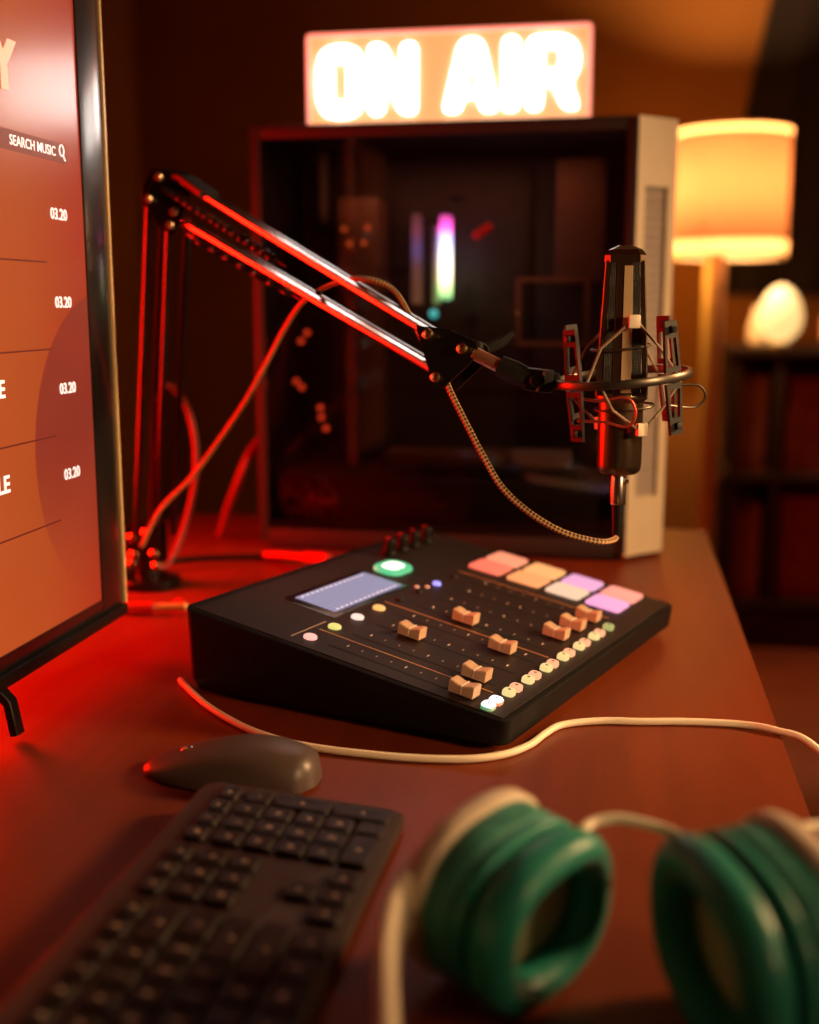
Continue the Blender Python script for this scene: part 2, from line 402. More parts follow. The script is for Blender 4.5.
    tube(bmt, [(Xs + .0004, .8405 + .0035 * math.cos(a), .4135 + .0040 * math.sin(a)) for a in [i * PI / 8 for i in range(16)]], .0006, 6, closed=True)
    rod(bmt, (Xs + .0004, .8425, .4105), (Xs + .0004, .8455, .4065), .0007, 6)
    part('search_text', bmt, ui, sc, True, smooth=0)
    for i, z in enumerate((.3625, .2975, .2325, .1665)):
        part('song_time', text_bm('03.20', .0118, T(.8185, z), offset=.0001), ui, sc, True, smooth=0)
        if i >= 2:
            part('song_title', text_bm(('E', 'LE')[i - 2], .017, T(.0, 0), offset=.0004), ui, sc, True, smooth=0)
            o = sc.children[-1]; yy = [v.co.y for v in o.data.vertices]; sh = (.7385 if i == 2 else .7375) - .45 - max(yy)
            for v in o.data.vertices: v.co.y += sh; v.co.z += z + .004
    for z in (.3305, .267, .202, .137):
        b = NB(); box(b, (Xs - .0003, .740, z), (.0006, .138, .0012)); part('divider_line', b, ln, sc, True, smooth=0)
    # feet
    for y in (.704, .17):
        b = NB()
        for s in (-1, 1):
            sweep(b, [(X - .012, y, z0 + .006), (X - .012 + s * .022, y, .028), (X - .012 + s * (.052 if s < 0 else .026), y, .005)], rect(.010, .007))
        part('foot', b, M['blkmetal'], t, True)
    b = NB(); box(b, (X - .004, (y0 + y1) / 2, z0 - .004), (.022, y1 - y0 - .004, .010), .003); part('bottom_chin', b, M['blk'], t, True)
monitor()

# ================================================================== COMPUTER TOWER
def tower():
    xl, xr, yf, yb, zt = -.437, .011, 1.359, 1.565, .506
    cx = (.055, 1.403)                      # far end of the 45 degree vent face
    t = empty('computer_tower', ((xl + cx[0]) / 2, 1.46, 0), 0, 'cream computer tower with dark glass side standing at the back of the desk', 'computer')
    # top and bottom plates following the chamfered plan
    plan = [(xl, yf), (xr, yf), cx, (cx[0], yb), (xl, yb)]
    b = NB(); slab(b, plan, zt - .012, zt, .001); part('top_panel', b, M['pcdark'], t, True, smooth=0)
    b = NB(); slab(b, plan, .008, .030, .0); part('bottom_panel', b, M['pcdark'], t, True, smooth=0)
    b = NB()
    for x in (xl + .05, xr - .02):
        for y in (yf + .04, yb - .03): rod(b, (x, y, 0), (x, y, .009), .012)
    part('rubber_feet', b, M['blkm'], t, True)
    # back and right walls
    b = NB(); box(b, ((xl + cx[0]) / 2, yb - .002, (zt + .02) / 2), (cx[0] - xl, .004, zt - .03)); part('rear_wall', b, M['pcdark'], t, True, smooth=0)
    b = NB(); box(b, (cx[0] - .002, (cx[1] + yb) / 2, (zt + .02) / 2), (.004, yb - cx[1], zt - .03)); part('end_panel', b, M['case'], t, True, smooth=0)
    b = NB(); box(b, (xl + .002, (yf + yb) / 2, (zt + .02) / 2), (.004, yb - yf, zt - .03)); part('left_panel', b, M['pcdark'], t, True, smooth=0)
    # front frame around the glass
    b = NB()
    box(b, (xl + .006, yf + .003, zt / 2 + .004), (.012, .010, zt - .012), .001)
    box(b, (xr - .005, yf + .003, zt / 2 + .004), (.012, .010, zt - .012), .001)
    box(b, ((xl + xr) / 2, yf + .003, zt - .008), (xr - xl - .024, .010, .014), .001)
    box(b, ((xl + xr) / 2, yf + .003, .014), (xr - xl - .024, .010, .020), .001)
    part('glass_frame', b, mat('dark_bronze_frame', (.018, .010, .009), .55, .0, noise=.05), t, True)
    b = NB(); box(b, ((xl + xr) / 2, yf + .001, zt / 2 + .005), (xr - xl - .026, .003, zt - .042)); part('glass_panel', b, M['glass'], t, True, smooth=0, label='smoked glass side window')
    # 45 degree cream corner column with recessed vent
    A = Vector((xr, yf, 0)); B = Vector((cx[0], cx[1], 0)); d = (B - A).normalized(); n = Vector((d.y, -d.x, 0)); W = (B - A).length
    def T(p): return A + d * p[0] + Vector((0, 0, p[1])) + n * p[2]
    b = NB()
    for u0, u1, z0, z1 in ((0, .013, .006, zt), (W - .013, W, .006, zt), (.013, W - .013, zt - .075, zt), (.013, W - .013, .006, .075)):
        slab(b, [(u0, z0), (u1, z0), (u1, z1), (u0, z1)], -.006, .0012, 0, T=T)
    part('corner_column', b, M['case'], t, True, smooth=0, label='cream slanted corner with a tall vent')
    b = NB(); slab(b, [(.012, .07), (W - .012, .07), (W - .012, zt - .07), (.012, zt - .07)], -.005, -.003, 0, T=T)
    for i in range(34):
        z = .085 + i * .0103; slab(b, [(.014, z), (W - .014, z), (W - .014, z + .0035), (.014, z + .0035)], -.0035, -.0018, 0, T=T)
    part('vent_grille', b, M['grille'], t, True, smooth=0)
    # ---- inside
    b = NB(); box(b, ((xl + xr) / 2, 1.535, .26), (.42, .006, .44)); part('motherboard_tray', b, M['pcdark'], t, True, smooth=0)
    b = NB(); box(b, (-.24, 1.528, .33), (.24, .006, .28), .001)
    for i in range(14): box(b, (random.uniform(-.34, -.14), 1.522, random.uniform(.22, .45)), (random.uniform(.006, .02), .008, random.uniform(.006, .02)), .001)
    part('motherboard', b, M['pcb'], t, True)
    b = NB(); box(b, (-.215, 1.46, .060), (.40, .15, .055), .002); part('power_supply_shroud', b, M['pcdark'], t, True)
    b = NB(); box(b, (-.175, 1.440, .1115), (.23, .07, .013), .003); part('support_bar', b, M['pcbrown'], t, True)
    b = NB(); box(b, (-.092, 1.420, .113), (.072, .05, .017), .004); part('drive_cover', b, M['pcgrey'], t, True, label='grey block on the bar')
    # cooler block with four screws, their glints put in as emission
    b = NB(); box(b, (-.328, 1.48, .372), (.05, .08, .115), .003); part('cooler_block', b, M['pcbrown'], t, True)
    orange = emis('screw_glint_glow', (1, .16, .03), .55, (.4, .1, .05))
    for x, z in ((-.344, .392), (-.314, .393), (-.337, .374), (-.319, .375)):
        b = NB(); lathe(b, [(.0035, 0), (.0035, .002), (.001, .003)], (x, 1.439, z), basis((0, -1, 0)), 12); part('cooler_screw', b, orange, t, True)
    # light sticks (memory) with a vertical colour run
    def stick(x, z0, z1, wd, y, cols, st):
        m = mat('rgb_stick', (.2, .2, .2), .3); nt = m.node_tree; bs = nt.nodes['Principled BSDF']
        tc = nt.nodes.new('ShaderNodeTexCoord'); s = nt.nodes.new('ShaderNodeSeparateXYZ'); nt.links.new(tc.outputs['Generated'], s.inputs[0])
        r = nt.nodes.new('ShaderNodeValToRGB'); nt.links.new(s.outputs[2], r.inputs[0]); nt.links.new(r.outputs[0], bs.inputs['Emission Color'])
        bs.inputs['Emission Strength'].default_value = st
        e = r.color_ramp.elements; e[0].position = cols[0][0]; e[0].color = (*cols[0][1], 1); e[1].position = cols[-1][0]; e[1].color = (*cols[-1][1], 1)
        for p, c in cols[1:-1]: e.new(p).color = (*c, 1)
        b = NB(); box(b, (x, y, (z0 + z1) / 2), (wd, .03, z1 - z0), min(wd, .03) * .3); part('memory_stick', b, m, t, True)
    stick(-.216, .305, .408, .0125, 1.44, ((0, (.03, .16, .08)), (.14, (.4, .8, .3)), (.3, (1, 1, .75)), (.5, (.9, 1, 1)), (.72, (.35, .45, 1)), (.84, (.8, .08, .6)), (1, (.05, .003, .03))), 6.)
    stick(-.228, .300, .395, .006, 1.445, ((0, (.25, .5, .15)), (.4, (.35, .25, .1)), (.7, (.2, .1, .3)), (1, (.08, .02, .03))), .8)
    stick(-.254, .300, .410, .010, 1.45, ((0, (.3, .12, .06)), (.4, (.25, .1, .1)), (.6, (.22, .16, .6)), (.8, (.35, .08, .2)), (1, (.06, .015, .02))), .6)
    b = NB(); lathe(b, [(.0015, 0), (.0056, .0015), (.0048, .003)], (-.2285, 1.425, .2885), basis((0, -1, 0)), 16); part('status_light', b, emis('teal_status_light', (.02, .75, .80), 1.2), t, True, label='round cyan light')
    # small red lights
    rl = emis('small_red_light', (1, .07, .02), 1.0, (.4, .02, .02))
    for x, z in ((-.397, .2645), (-.405, .254), (-.412, .203), (-.405, .196), (-.381, .170), (-.380, .158), (-.374, .144)):
        b = NB(); lathe(b, [(.001, 0), (.0038, .001), (.0038, .003), (.001, .004)], (x + .006, 1.43, z), basis((0, -1, 0)), 12); part('red_light', b, rl, t, True)
    b = NB(); box(b, (-.172, 1.45, .388), (.026, .01, .010), .003, Matrix.Rotation(-.6, 3, 'Y')); part('cable_plug', b, M['red'], t, True)
    # graphics card bracket frame seen right of centre
    b = NB()
    box(b, (-.084, 1.44, .329), (.090, .010, .006), .001); box(b, (-.084, 1.44, .252), (.090, .010, .006), .001)
    box(b, (-.126, 1.44, .29), (.006, .010, .078), .001); box(b, (-.042, 1.44, .29), (.006, .010, .078), .001)
    part('drive_bracket', b, mat('bronze_bracket', (.34, .17, .12), .5, .2, noise=.05), t, True, label='bronze rectangular frame')
    b = NB(); lathe(b, [(.004, 0), (.004, .002), (.001, .003)], (-.127, 1.434, .29), basis((0, -1, 0)), 12); part('bracket_screw', b, M['brass'], t, True)
    b = NB(); box(b, (-.388, 1.51, .45), (.008, .02, .09), .002); part('radiator_edge', b, M['pcgrey'], t, True)
    b = NB(); box(b, (-.055, 1.50, .40), (.06, .05, .15), .003); part('fan_housing', b, M['pcbrown'], t, True)
    # fan with blades at the lower left
    b = NB(); tube(b, [(-.375 + .034 * math.cos(a), 1.45, .055 + .034 * math.sin(a)) for a in [i * PI / 16 for i in range(32)]], .003, 8, closed=True)
    # keep it above the shroud: a ring fan in front of the shroud face
    bmesh.ops.translate(b, vec=(0, -.075, 0), verts=b.verts[:])
    for i in range(7):
        a = i * 2 * PI / 7; R = Matrix.Rotation(a, 3, 'Y') @ Matrix.Rotation(.5, 3, 'X')
        box(b, Vector((-.375, 1.375, .055)) + Matrix.Rotation(a, 3, 'Y') @ Vector((.018, 0, 0)), (.026, .002, .012), 0, R)
    rod(b, (-.375, 1.372, .055), (-.375, 1.380, .055), .009)
    part('fan', b, M['pcbrown'], t, True)
tower()

# ================================================================== ON AIR SIGN
def sign():
    x0, x1, z0, z1, yf = -.379, -.043, .507, .6145, 1.400
    W, H = x1 - x0, z1 - z0
    t = empty('on_air_sign', ((x0 + x1) / 2, yf + .02, z0), 0, 'glowing ON AIR lightbox sign standing on top of the computer tower', 'sign')
    b = NB(); slab(b, rrect(W, H, .004), -.034, -.002, 0, T=lambda p: Vector(((x0 + x1) / 2 + p[0], yf - p[2] - .0, (z0 + z1) / 2 + p[1])))
    bmesh.ops.translate(b, vec=(0, 0, 0), verts=b.verts[:])
    part('box', b, mat('sign_box_plastic', (.8, .45, .35), .5, emit=(1, .16, .10), estr=.35), t, True)
    b = NB(); o = rrect(W, H, .004)
    tube(b, [((x0 + x1) / 2 + p[0] * .985, yf - .001, (z0 + z1) / 2 + p[1] * .955) for p in o], .0028, 8, closed=True)
    part('rim', b, emis('sign_rim_glow', (1, .26, .17), 1.1), t, True, label='pinkish red glowing border')
    b = NB(); slab(b, rrect(W - .008, H - .008, .003), 0, .0015, 0, T=lambda p: Vector(((x0 + x1) / 2 + p[0], yf + .001 - p[2], (z0 + z1) / 2 + p[1])))
    part('face', b, emis('sign_face_glow', (1, .46, .15), .85, (.8, .6, .4)), t, True, smooth=0, label='peach coloured lit face')
    # letters: closed outlines in sign fractions (u to the right, v up), corners rounded
    def rp(P, r=.012, k=4):
        P = [Vector((p[0] * W, p[1] * H)) for p in P]; out = []; n = len(P); R = r * H / .1
        for i in range(n):
            a, c, d = P[i - 1], P[i], P[(i + 1) % n]
            e1, e2 = (a - c), (d - c); l = min(R, e1.length * .48, e2.length * .48)
            s, f = c + e1.normalized() * l, c + e2.normalized() * l
            for j in range(k + 1):
                q = j / k; out.append((1 - q) ** 2 * s + 2 * q * (1 - q) * c + q * q * f)
        return out
    L = {
     'O': ([(.028, .30), (.05, .12), (.10, .065), (.15, .065), (.20, .12), (.222, .30), (.222, .66), (.20, .84), (.15, .90), (.10, .90), (.05, .84), (.028, .66)], [[(.107, .30), (.143, .30), (.143, .66), (.107, .66)]]),
     'N': ([(.216, .09), (.292, .09), (.292, .36), (.335, .09), (.408, .09), (.408, .90), (.332, .90), (.332, .60), (.290, .90), (.216, .90)], []),
     'A': ([(.475, .09), (.560, .09), (.570, .24), (.605, .24), (.615, .09), (.700, .09), (.635, .92), (.540, .92)], [[(.578, .40), (.602, .40), (.590, .66)]]),
     'I': ([(.685, .09), (.765, .09), (.765, .92), (.685, .92)], []),
     'R': ([(.768, .09), (.845, .09), (.845, .34), (.862, .34), (.900, .09), (.978, .09), (.942, .40), (.965, .50), (.972, .66), (.955, .84), (.905, .92), (.768, .92)], [[(.845, .56), (.875, .56), (.888, .64), (.875, .73), (.845, .73)]]),
    }
    def inset(P, d):
        n = len(P); area = sum(P[i - 1].x * P[i].y - P[i].x * P[i - 1].y for i in range(n)); sg = 1 if area > 0 else -1; out = []
        for i in range(n):
            e1 = (P[i] - P[i - 1]); e2 = (P[(i + 1) % n] - P[i])
            if e1.length < 1e-7 or e2.length < 1e-7: continue
            n1 = Vector((-e1.y, e1.x)).normalized() * sg; n2 = Vector((-e2.y, e2.x)).normalized() * sg; m_ = (n1 + n2)
            m_ = m_.normalized() / max(.5, m_.normalized().dot(n1)); out.append(P[i] + m_ * d)
        return out
    lm = emis('sign_letter_glow', (1, .955, .90), 7.5)
    for ch, (outer, holes) in L.items():
        cu = bpy.data.curves.new('letter', 'CURVE'); cu.dimensions = '2D'; cu.fill_mode = 'BOTH'; cu.extrude = .0012
        for k, pl in enumerate([outer] + holes):
            P = inset([Vector((p[0] * W, p[1] * H)) for p in pl], .0035 if k == 0 else -.0026); P = rp([(p.x / W, p.y / H) for p in P], .014 if k == 0 else .004); s = cu.splines.new('POLY'); s.points.add(len(P) - 1); s.use_cyclic_u = True
            for q, p in zip(s.points, P): q.co = (p.x, p.y, 0, 1)
        o = bpy.data.objects.new('letter', cu); me = bpy.data.meshes.new_from_object(o); b = NB(); b.from_mesh(me)
        for v in b.verts: v.co = Vector((x0 + v.co.x, yf - .0018 - v.co.z, z0 + v.co.y))
        bpy.data.objects.remove(o); bpy.data.curves.remove(cu); bpy.data.meshes.remove(me)
        part('letter', b, lm, t, True, smooth=0, label='white glowing letter ' + ch)
sign()

# ================================================================== AUDIO MIXER
MX = dict(loc=(-.0676, .7315, 0.), rz=1.2183, z0=.0254, sl=.1673)
def mixer():
    t = empty('audio_mixer', MX['loc'], MX['rz'], 'black podcast mixer with faders and glowing pads in the middle of the desk', 'audio mixer')
    W, D = .360, .272
    zt = lambda v: MX['z0'] + MX['sl'] * v
    ang = math.atan(MX['sl']); nrm = Vector((0, -math.sin(ang), math.cos(ang)))
    def T(p): return Vector((p[0], p[1], zt(p[1]))) + nrm * p[2]
    # body: wedge, sides raked inwards to a smaller foot print
    b = NB()
    def ring(f, dz, e):                     # f: 0 bottom .. 1 top
        xl, xr = 0.0 - e, W + e; k = 5; r = .010
        pts = []
        for cx, cy, t0 in ((W - r + e, D - r, 0), (r - e - .010, D - r, PI / 2), (r - e, r - e, PI), (W - r + e, r - e, 1.5 * PI)):
            for i in range(k + 1):
                a = t0 + PI / 2 * i / k; pts.append((cx + r * math.cos(a), cy + r * math.sin(a)))
        return [Vector((x, y, (.003 + (zt(y) - .003) * f) + dz)) for x, y in pts]
    loft(b, [ring(0, 0, -.010), ring(.18, 0, -.002), ring(.9, 0, 0.), ring(1, -.0008, 0.), ring(1, 0, -.0012)])
    part('body', b, M['blk'], t)
    b = NB()
    for x, y in ((.03, .03), (W - .03, .03), (.03, D - .03), (W - .03, D - .03)): rod(b, (x, y, 0), (x, y, .005), .008)
    part('rubber_feet', b, M['blkm'], t)
    b = NB(); slab(b, [(.004, .005), (W - .004, .005), (W - .004, D - .008), (-.004, D - .008)], .0, .0008, .0003, T=T); part('top_plate', b, M['panel'], t, smooth=0)
    # raised horseshoe mark at the near corner on the front wall
    cols = [.0165 + .0323 * k for k in range(8)]
    # fader slots, printed scale marks and dividing lines
    b = NB()
    for u in cols: slab(b, rrect(.0022, .122, .0009), .0008, .0010, 0, T=lambda p, u=u: T((u + p[0], .093 + p[1], p[2])))
    part('fader_slots', b, mat('slot_black', (.002, .002, .002), .7, noise=.1), t, smooth=0)
    b = NB(); wd = NB()
    for u in cols:
        for j in range(9):
            big = j in (0, 4, 8); v = .043 + j * .0125
            slab(wd if big else b, rrect(.0035 if big else .0026, .0008, .0002, 2), .0008, .0011, 0, T=lambda p, u=u, v=v: T((u + .0095 + p[0], v + p[1], p[2])))
    part('scale_marks', b, M['dim'], t, smooth=0); part('zero_marks', wd, M['white'], t, smooth=0)
    for u in (.0365, .1320, .2625):
        b = NB(); slab(b, rrect(.0009, .148, .0003, 2), .0008, .0011, 0, T=lambda p: T((u + p[0], .102 + p[1], p[2]))); part('divider_line', b, mat('brass_line', (.75, .42, .18), .45, .4, noise=.03), t, smooth=0)
    b = NB(); slab(b, rrect(.046, .0008, .0003, 2), .0008, .0011, 0, T=lambda p: T((.031 + p[0], .182 + p[1], p[2]))); part('divider_line', b, M['dim'], t, smooth=0)
    # faders: saddle shaped caps
    fv = (.041, .048, .121, .059, .108, .042, .041, .040)
    for u, v in zip(cols, fv):
        b = NB(); L, Wd, Hh = .0190, .0115, .0120; rings = []
        for i in range(9):                  # along the travel direction
            s = -1 + 2 * i / 8; y = s * L / 2
            top = Hh - .0030 * (1 - abs(s) ** 1.5) if abs(s) < .95 else Hh - .0010
            wx = Wd / 2
            rings.append([Vector((a, y, c)) for a, c in ((-wx, .0025), (wx, .0025), (wx, top - .0008), (wx - .0008, top), (0, top + .0), (-wx + .0008, top), (-wx, top - .0008))])
        loft(b, rings); 
        for vv in b.verts: vv.co = T((u + vv.co.x, v + vv.co.y, vv.co.z))
        f = part('fader_cap', b, M['cap'], t, smooth=30)
        b = NB(); slab(b, rrect(Wd + .0004, .0007, .0002, 2), .0030, Hh - .0026, 0, T=lambda p: T((u + p[0], v + p[1], p[2]))); part('cap_line', b, M['white'], f, smooth=0)
        b = NB(); slab(b, rrect(.0014, .005, .0004, 2), .0009, .0030, 0, T=lambda p: T((u + p[0], v + p[1], p[2]))); part('fader_stem', b, M['steel'], f, smooth=0)
    # round channel lamps at the top of the columns
    cl = [((1, .45, .38), 1.0), ((.75, .70, .18), .9), ((.95, .72, .62), .95), ((1, .50, .14), .95), ((.10, .05, .04), .4), ((.10, .05, .04), .4), ((.30, .30, 1), 1.3), ((.09, .05, .04), .4)]
    for k, (u, (c, s)) in enumerate(zip(cols, cl)):
        if k in (4, 5, 7): mm = M['blkm']; r = .0038
        else: mm = emis('channel_lamp_glow', c, s * 1.15, (.12, .08, .07)); r = .0052 if k < 4 else .0038
        b = NB(); lathe(b, [(r, .0005), (r, .0022), (r * .85, .0030), (r * .3, .0033)], k=20)
        for vv in b.verts: vv.co = T((u + vv.co.x, .1705 + vv.co.y, vv.co.z))
        part('channel_button', b, mm, t)
    # small dim lamps behind them
    for u, v in ((.188, .178), (.196, .172)):
        b = NB(); lathe(b, [(.0022, .0005), (.0022, .0018), (.001, .0024)], k=14)
        for vv in b.verts: vv.co = T((u + vv.co.x, v + vv.co.y, vv.co.z))
        part('indicator_lamp', b, emis('dim_amber_glow', (.5, .13, .07), .6), t)
    # pairs of lit buttons under the faders
    mc = [(1, .40, .20), (.80, .55, .22)]
    for k, u in enumerate(cols):
        for s in (0, 1):
            cc, st = mc[s ^ 1], .95
            if k == 0: cc, st = ((.9, 1, .95), 2.6) if s == 0 else ((1, .93, .85), 2.6)
            elif s == 0: cc = (.80, .62, .24)
            else: cc = (1, .42, .22)
            if k == 7: cc, st = ((.42, .52, .16), .7)
            if k == 7 and s == 1: continue
            b = NB(); slab(b, rrect(.0095, .0085, .0030), .0004, .0048, .0012, T=lambda p: T((u - .0058 + .0116 * s + p[0], .0190 + p[1], p[2])))
            o = part('channel_button', b, emis('button_glow', cc, st * 1.15, (.10, .07, .05)), t)
            if k == 0:
                sk = (.02, .42, .20) if s == 0 else (.9, .03, .02)
                b = NB(); slab(b, rrect(.0103, .0093, .0032), .0004, .0032, 0, T=lambda p: T((u - .0058 + .0116 * s + p[0], .0190 + p[1], p[2]))); part('button_skirt', b, emis('skirt_glow', sk, .7), o)
            b = NB(); lathe(b, [(.0011, .0048), (.0011, .0050)], k=10)
            for vv in b.verts: vv.co = T((u - .0058 + .0116 * s + vv.co.x, .0190 + vv.co.y, vv.co.z))
            part('button_mark', b, M['pcbrown'], o, smooth=0)
    # eight big pads
    pc = [((1, .17, .10), (1, .30, .16)), ((1, .34, .12), (.95, .42, .14)), ((.80, .55, .36), (.78, .36, .60)), ((.88, .36, .62), (1, .32, .24))]
    for r, v in enumerate((.1615, .1215, .0825, .0435)):
        for s in (0, 1):
            b = NB(); slab(b, rrect(.0325, .0325, .004), .0004, .0034, .0012, T=lambda p: T((.2985 + .0365 * s + p[0], v + p[1], p[2])))
            part('pad', b, emis('pad_glow', pc[r][s], 1.15, (.10, .06, .05)), t)
    # screen
    b = NB(); slab(b, rrect(.118, .052, .003), .0006, .0014, .0004, T=lambda p: T((.124 + p[0], .208 + p[1], p[2]))); d = part('display', b, M['bezel'], t)
    m = mat('mixer_display_glow', (.03, .03, .04), .3); nt = m.node_tree; bs = nt.nodes['Principled BSDF']
    tc = nt.nodes.new('ShaderNodeTexCoord'); wv = nt.nodes.new('ShaderNodeTexWave'); wv.wave_type = 'BANDS'; wv.bands_direction = 'Y'; wv.inputs['Scale'].default_value = 80
    nt.links.new(tc.outputs['Object'], wv.inputs['Vector']); r = nt.nodes.new('ShaderNodeValToRGB'); nt.links.new(wv.outputs['Fac'], r.inputs[0])
    r.color_ramp.elements[0].color = (.20, .20, .34, 1); r.color_ramp.elements[1].color = (.46, .42, .60, 1)
    nt.links.new(r.outputs[0], bs.inputs['Emission Color']); bs.inputs['Emission Strength'].default_value = .9
    b = NB(); slab(b, rrect(.104, .040, .001, 2), .0014, .0017, 0, T=lambda p: T((.128 + p[0], .208 + p[1], p[2]))); s_ = part('screen_glass', b, m, d, smooth=0, label='pale lilac lit screen')
    b = NB()
    for i in range(14):
        for v in (.191, .225):
            slab(b, rrect(.0035, .0012, .0004, 2), .0017, .0019, 0, T=lambda p: T((.083 + i * .0068 + p[0], v + p[1], p[2])))
    part('level_ticks', b, emis('display_tick_glow', (.75, .70, .9), .9), d, smooth=0)
    # big green record button
    b = NB(); slab(b, rrect(.038, .028, .011, 8), .0004, .0042, .0016, T=lambda p: T((.2125 + p[0], .2175 + p[1], p[2]))); g = part('record_button', b, emis('record_button_glow', (.08, .62, .28), 1.0, (.05, .1, .07)), t, label='large glowing green button')
    b = NB(); slab(b, rrect(.024, .016, .007, 8), .0042, .0047, .0003, T=lambda p: T((.2125 + p[0], .2175 + p[1], p[2])))
    part('button_centre', b, emis('record_button_centre_glow', (.72, 1, .82), 1.8), g)
    # four headphone level knobs along the rear edge
    for i, u in enumerate((.245, .268, .291, .314)):
        b = NB(); lathe(b, [(.0075, .0008), (.0075, .004), (.0058, .006), (.0052, .016), (.0044, .0172), (.001, .0174)], k=20)
        for j in range(12):
            a = j * PI / 6; box(b, (.0056 * math.cos(a), .0056 * math.sin(a), .0105), (.0008, .0008, .009))
        for vv in b.verts: vv.co = T((u + vv.co.x, .242 + vv.co.y, vv.co.z))
        kn = part('knob', b, M['blk'], t)
        b = NB(); box(b, (0, .003, .0176), (.0008, .004, .0006))
        for vv in b.verts: vv.co = T((u + vv.co.x, .242 + vv.co.y, vv.co.z))
        part('pointer', b, M['red'], kn, smooth=0)
    # jack sockets in the rear wall
    for u in (.06, .10, .14, .18, .24, .30):
        b = NB(); rod(b, (u, D - .001, .038), (u, D + .003, .038), .008, 20); rod(b, (u, D + .002, .038), (u, D + .0036, .038), .0035, 12); part('rear_socket', b, M['blkmetal'], t)
mixer()

# ================================================================== KEYBOARD
def keyboard():
    kx, ky, kr = -.1755, .622, PI / 2 - math.radians(1.2)
    t = empty('keyboard', (kx, ky, 0), kr, 'black full-size keyboard with low keys at the lower left of the desk', 'keyboard')
    # local frame: x runs to the typist's right (away from the camera), y away from the typist; x = 0 is the number-pad end
    Lx, Dy = .430, .122; tilt = lambda y: .0095 + (y + Dy / 2) * .075
    def T(p): return Vector((p[0], p[1], tilt(p[1]) + p[2]))
    b = NB(); o = rrect(Lx, Dy, .009, 6)
    def ring(s, fz, dz): return [Vector(((x - 0) * 1 - Lx / 2 if False else x * (1 - 2 * s / Lx) - Lx / 2, y * (1 - 2 * s / Dy), tilt(y) * fz + dz)) for x, y in o]
    loft(b, [ring(.003, 0, .0012), ring(0, .35, 0), ring(0, 1, -.001), ring(.0012, 1, .0)])
    part('body', b, M['kbody'], t)
    P = .01725; g = .0022; rows_y = [-Dy / 2 + .0135 + i * .0176 for i in range(6)]   # row 0 = space bar row
    x_end = -.0085
    keys = []                               # (x centre, y centre, width, depth, legend)
    def col(c): return x_end - P / 2 - c * P          # number-pad columns counted from the end
    # number pad
    for c, lg in enumerate(('', '-', '', '')): pass
    keys += [(col(0), rows_y[5], P, P * .8, '='), (col(1), rows_y[5], P, P * .8, '*'), (col(2), rows_y[5], P, P * .8, '/'), (col(3), rows_y[5], P, P * .8, '#')]
    keys += [(col(0), rows_y[4], P, P, '-'), (col(1), rows_y[4], P, P, '*'), (col(2), rows_y[4], P, P, '/'), (col(3), rows_y[4], P, P, 'n')]
    keys += [(col(0), (rows_y[3] + rows_y[2]) / 2, P, P * 2.02, '+'), (col(0), (rows_y[1] + rows_y[0]) / 2, P, P * 2.02, 'e')]
    for rr, trip in ((3, '987'), (2, '654'), (1, '321')):
        for c, ch in enumerate(trip): keys.append((col(c + 1), rows_y[rr], P, P, ch))
    keys += [(col(1), rows_y[0], P, P, '.'), ((col(2) + col(3)) / 2, rows_y[0], 2 * P, P, '0')]
    # navigation cluster
    nx = x_end - 4 * P - .006
    def nc(c): return nx - P / 2 - c * P
    for c, l in enumerate(('u', 'h', 'i')): keys.append((nc(c), rows_y[4], P, P, l))
    for c, l in enumerate(('d', 'e', 'x')): keys.append((nc(c), rows_y[3], P, P, l))
    for c in range(3): keys.append((nc(c), rows_y[5], P, P * .8, 'o'))
    keys += [(nc(1), rows_y[1], P, P, '^'), (nc(0), rows_y[0], P, P, '>'), (nc(1), rows_y[0], P, P, 'v'), (nc(2), rows_y[0], P, P, '<')]
    mx = nx - 3 * P - .006
    W0 = 15 * P                             # width of the main block
    def run(row, widths, legends):
        x = mx
        for w_, l in zip(widths, legends):
            keys.append((x - w_ * P / 2, rows_y[row], w_ * P, P * (.8 if row == 5 else 1), l)); x -= w_ * P
    run(5, [1.0] * 15, 'pkjihgfedcba987')
    run(4, [2] + [1] * 13, 'b=-0987654321`')
    run(3, [1.5] + [1] * 12 + [1.5], '\\][POIUYTREWQ>')
    run(2, [2.25] + [1] * 11 + [1.75], "e';LKJHGFDSAc"[:13])
    run(1, [2.75] + [1] * 10 + [2.25], 's/.,MNBVCXZs')
    run(0, [1.25, 1.25, 1.25, 1.25, 6.25, 1.25, 1.25, 1.25], 'cfmo awc')
    # nearest to the number-pad end first: the first hundred are keys, the rest lie outside the picture
    keys.sort(key=lambda k: -k[0] + .0 * k[1])
    rest = NB(); restl = NB()
    for i, (x, y, w_, d_, l) in enumerate(keys):
        a, c = w_ - g, d_ - g
        def TK(p): return T((x + p[0], y + p[1], p[2] - .0006 * 0))
        b = NB() if i < 96 else rest
        o2 = rrect(a, c, .0018, 3); rs = []
        for s, z in ((0, .0002), (0.0002, .0022), (.0008, .0031), (.0016, .0032)):
            rs.append([TK((q[0] * (1 - 2 * s / a), q[1] * (1 - 2 * s / c), z)) for q in o2])
        # shallow dish in the middle
        rs.append([TK((q[0] * .5, q[1] * .5, .0027)) for q in o2])
        loft(b, rs)
        lb = NB() if i < 96 else restl
        if l.strip(): text_bm(l, .0050, lambda v: TK((v.x, v.y - .0016, .0029 + v.z)), ext=.00005, bm=lb, align='CENTER', res=1)
        if i < 96:
            k = part('key', b, M['key'], t)
            if l.strip(): part('key_legend', lb, M['legend'], k, smooth=0)
            else: lb.free()
    r = part('key', rest, M['key'], t); r['kind'] = 'stuff'
    part('key_legend', restl, M['legend'], r, smooth=0)['kind'] = 'stuff'
keyboard()

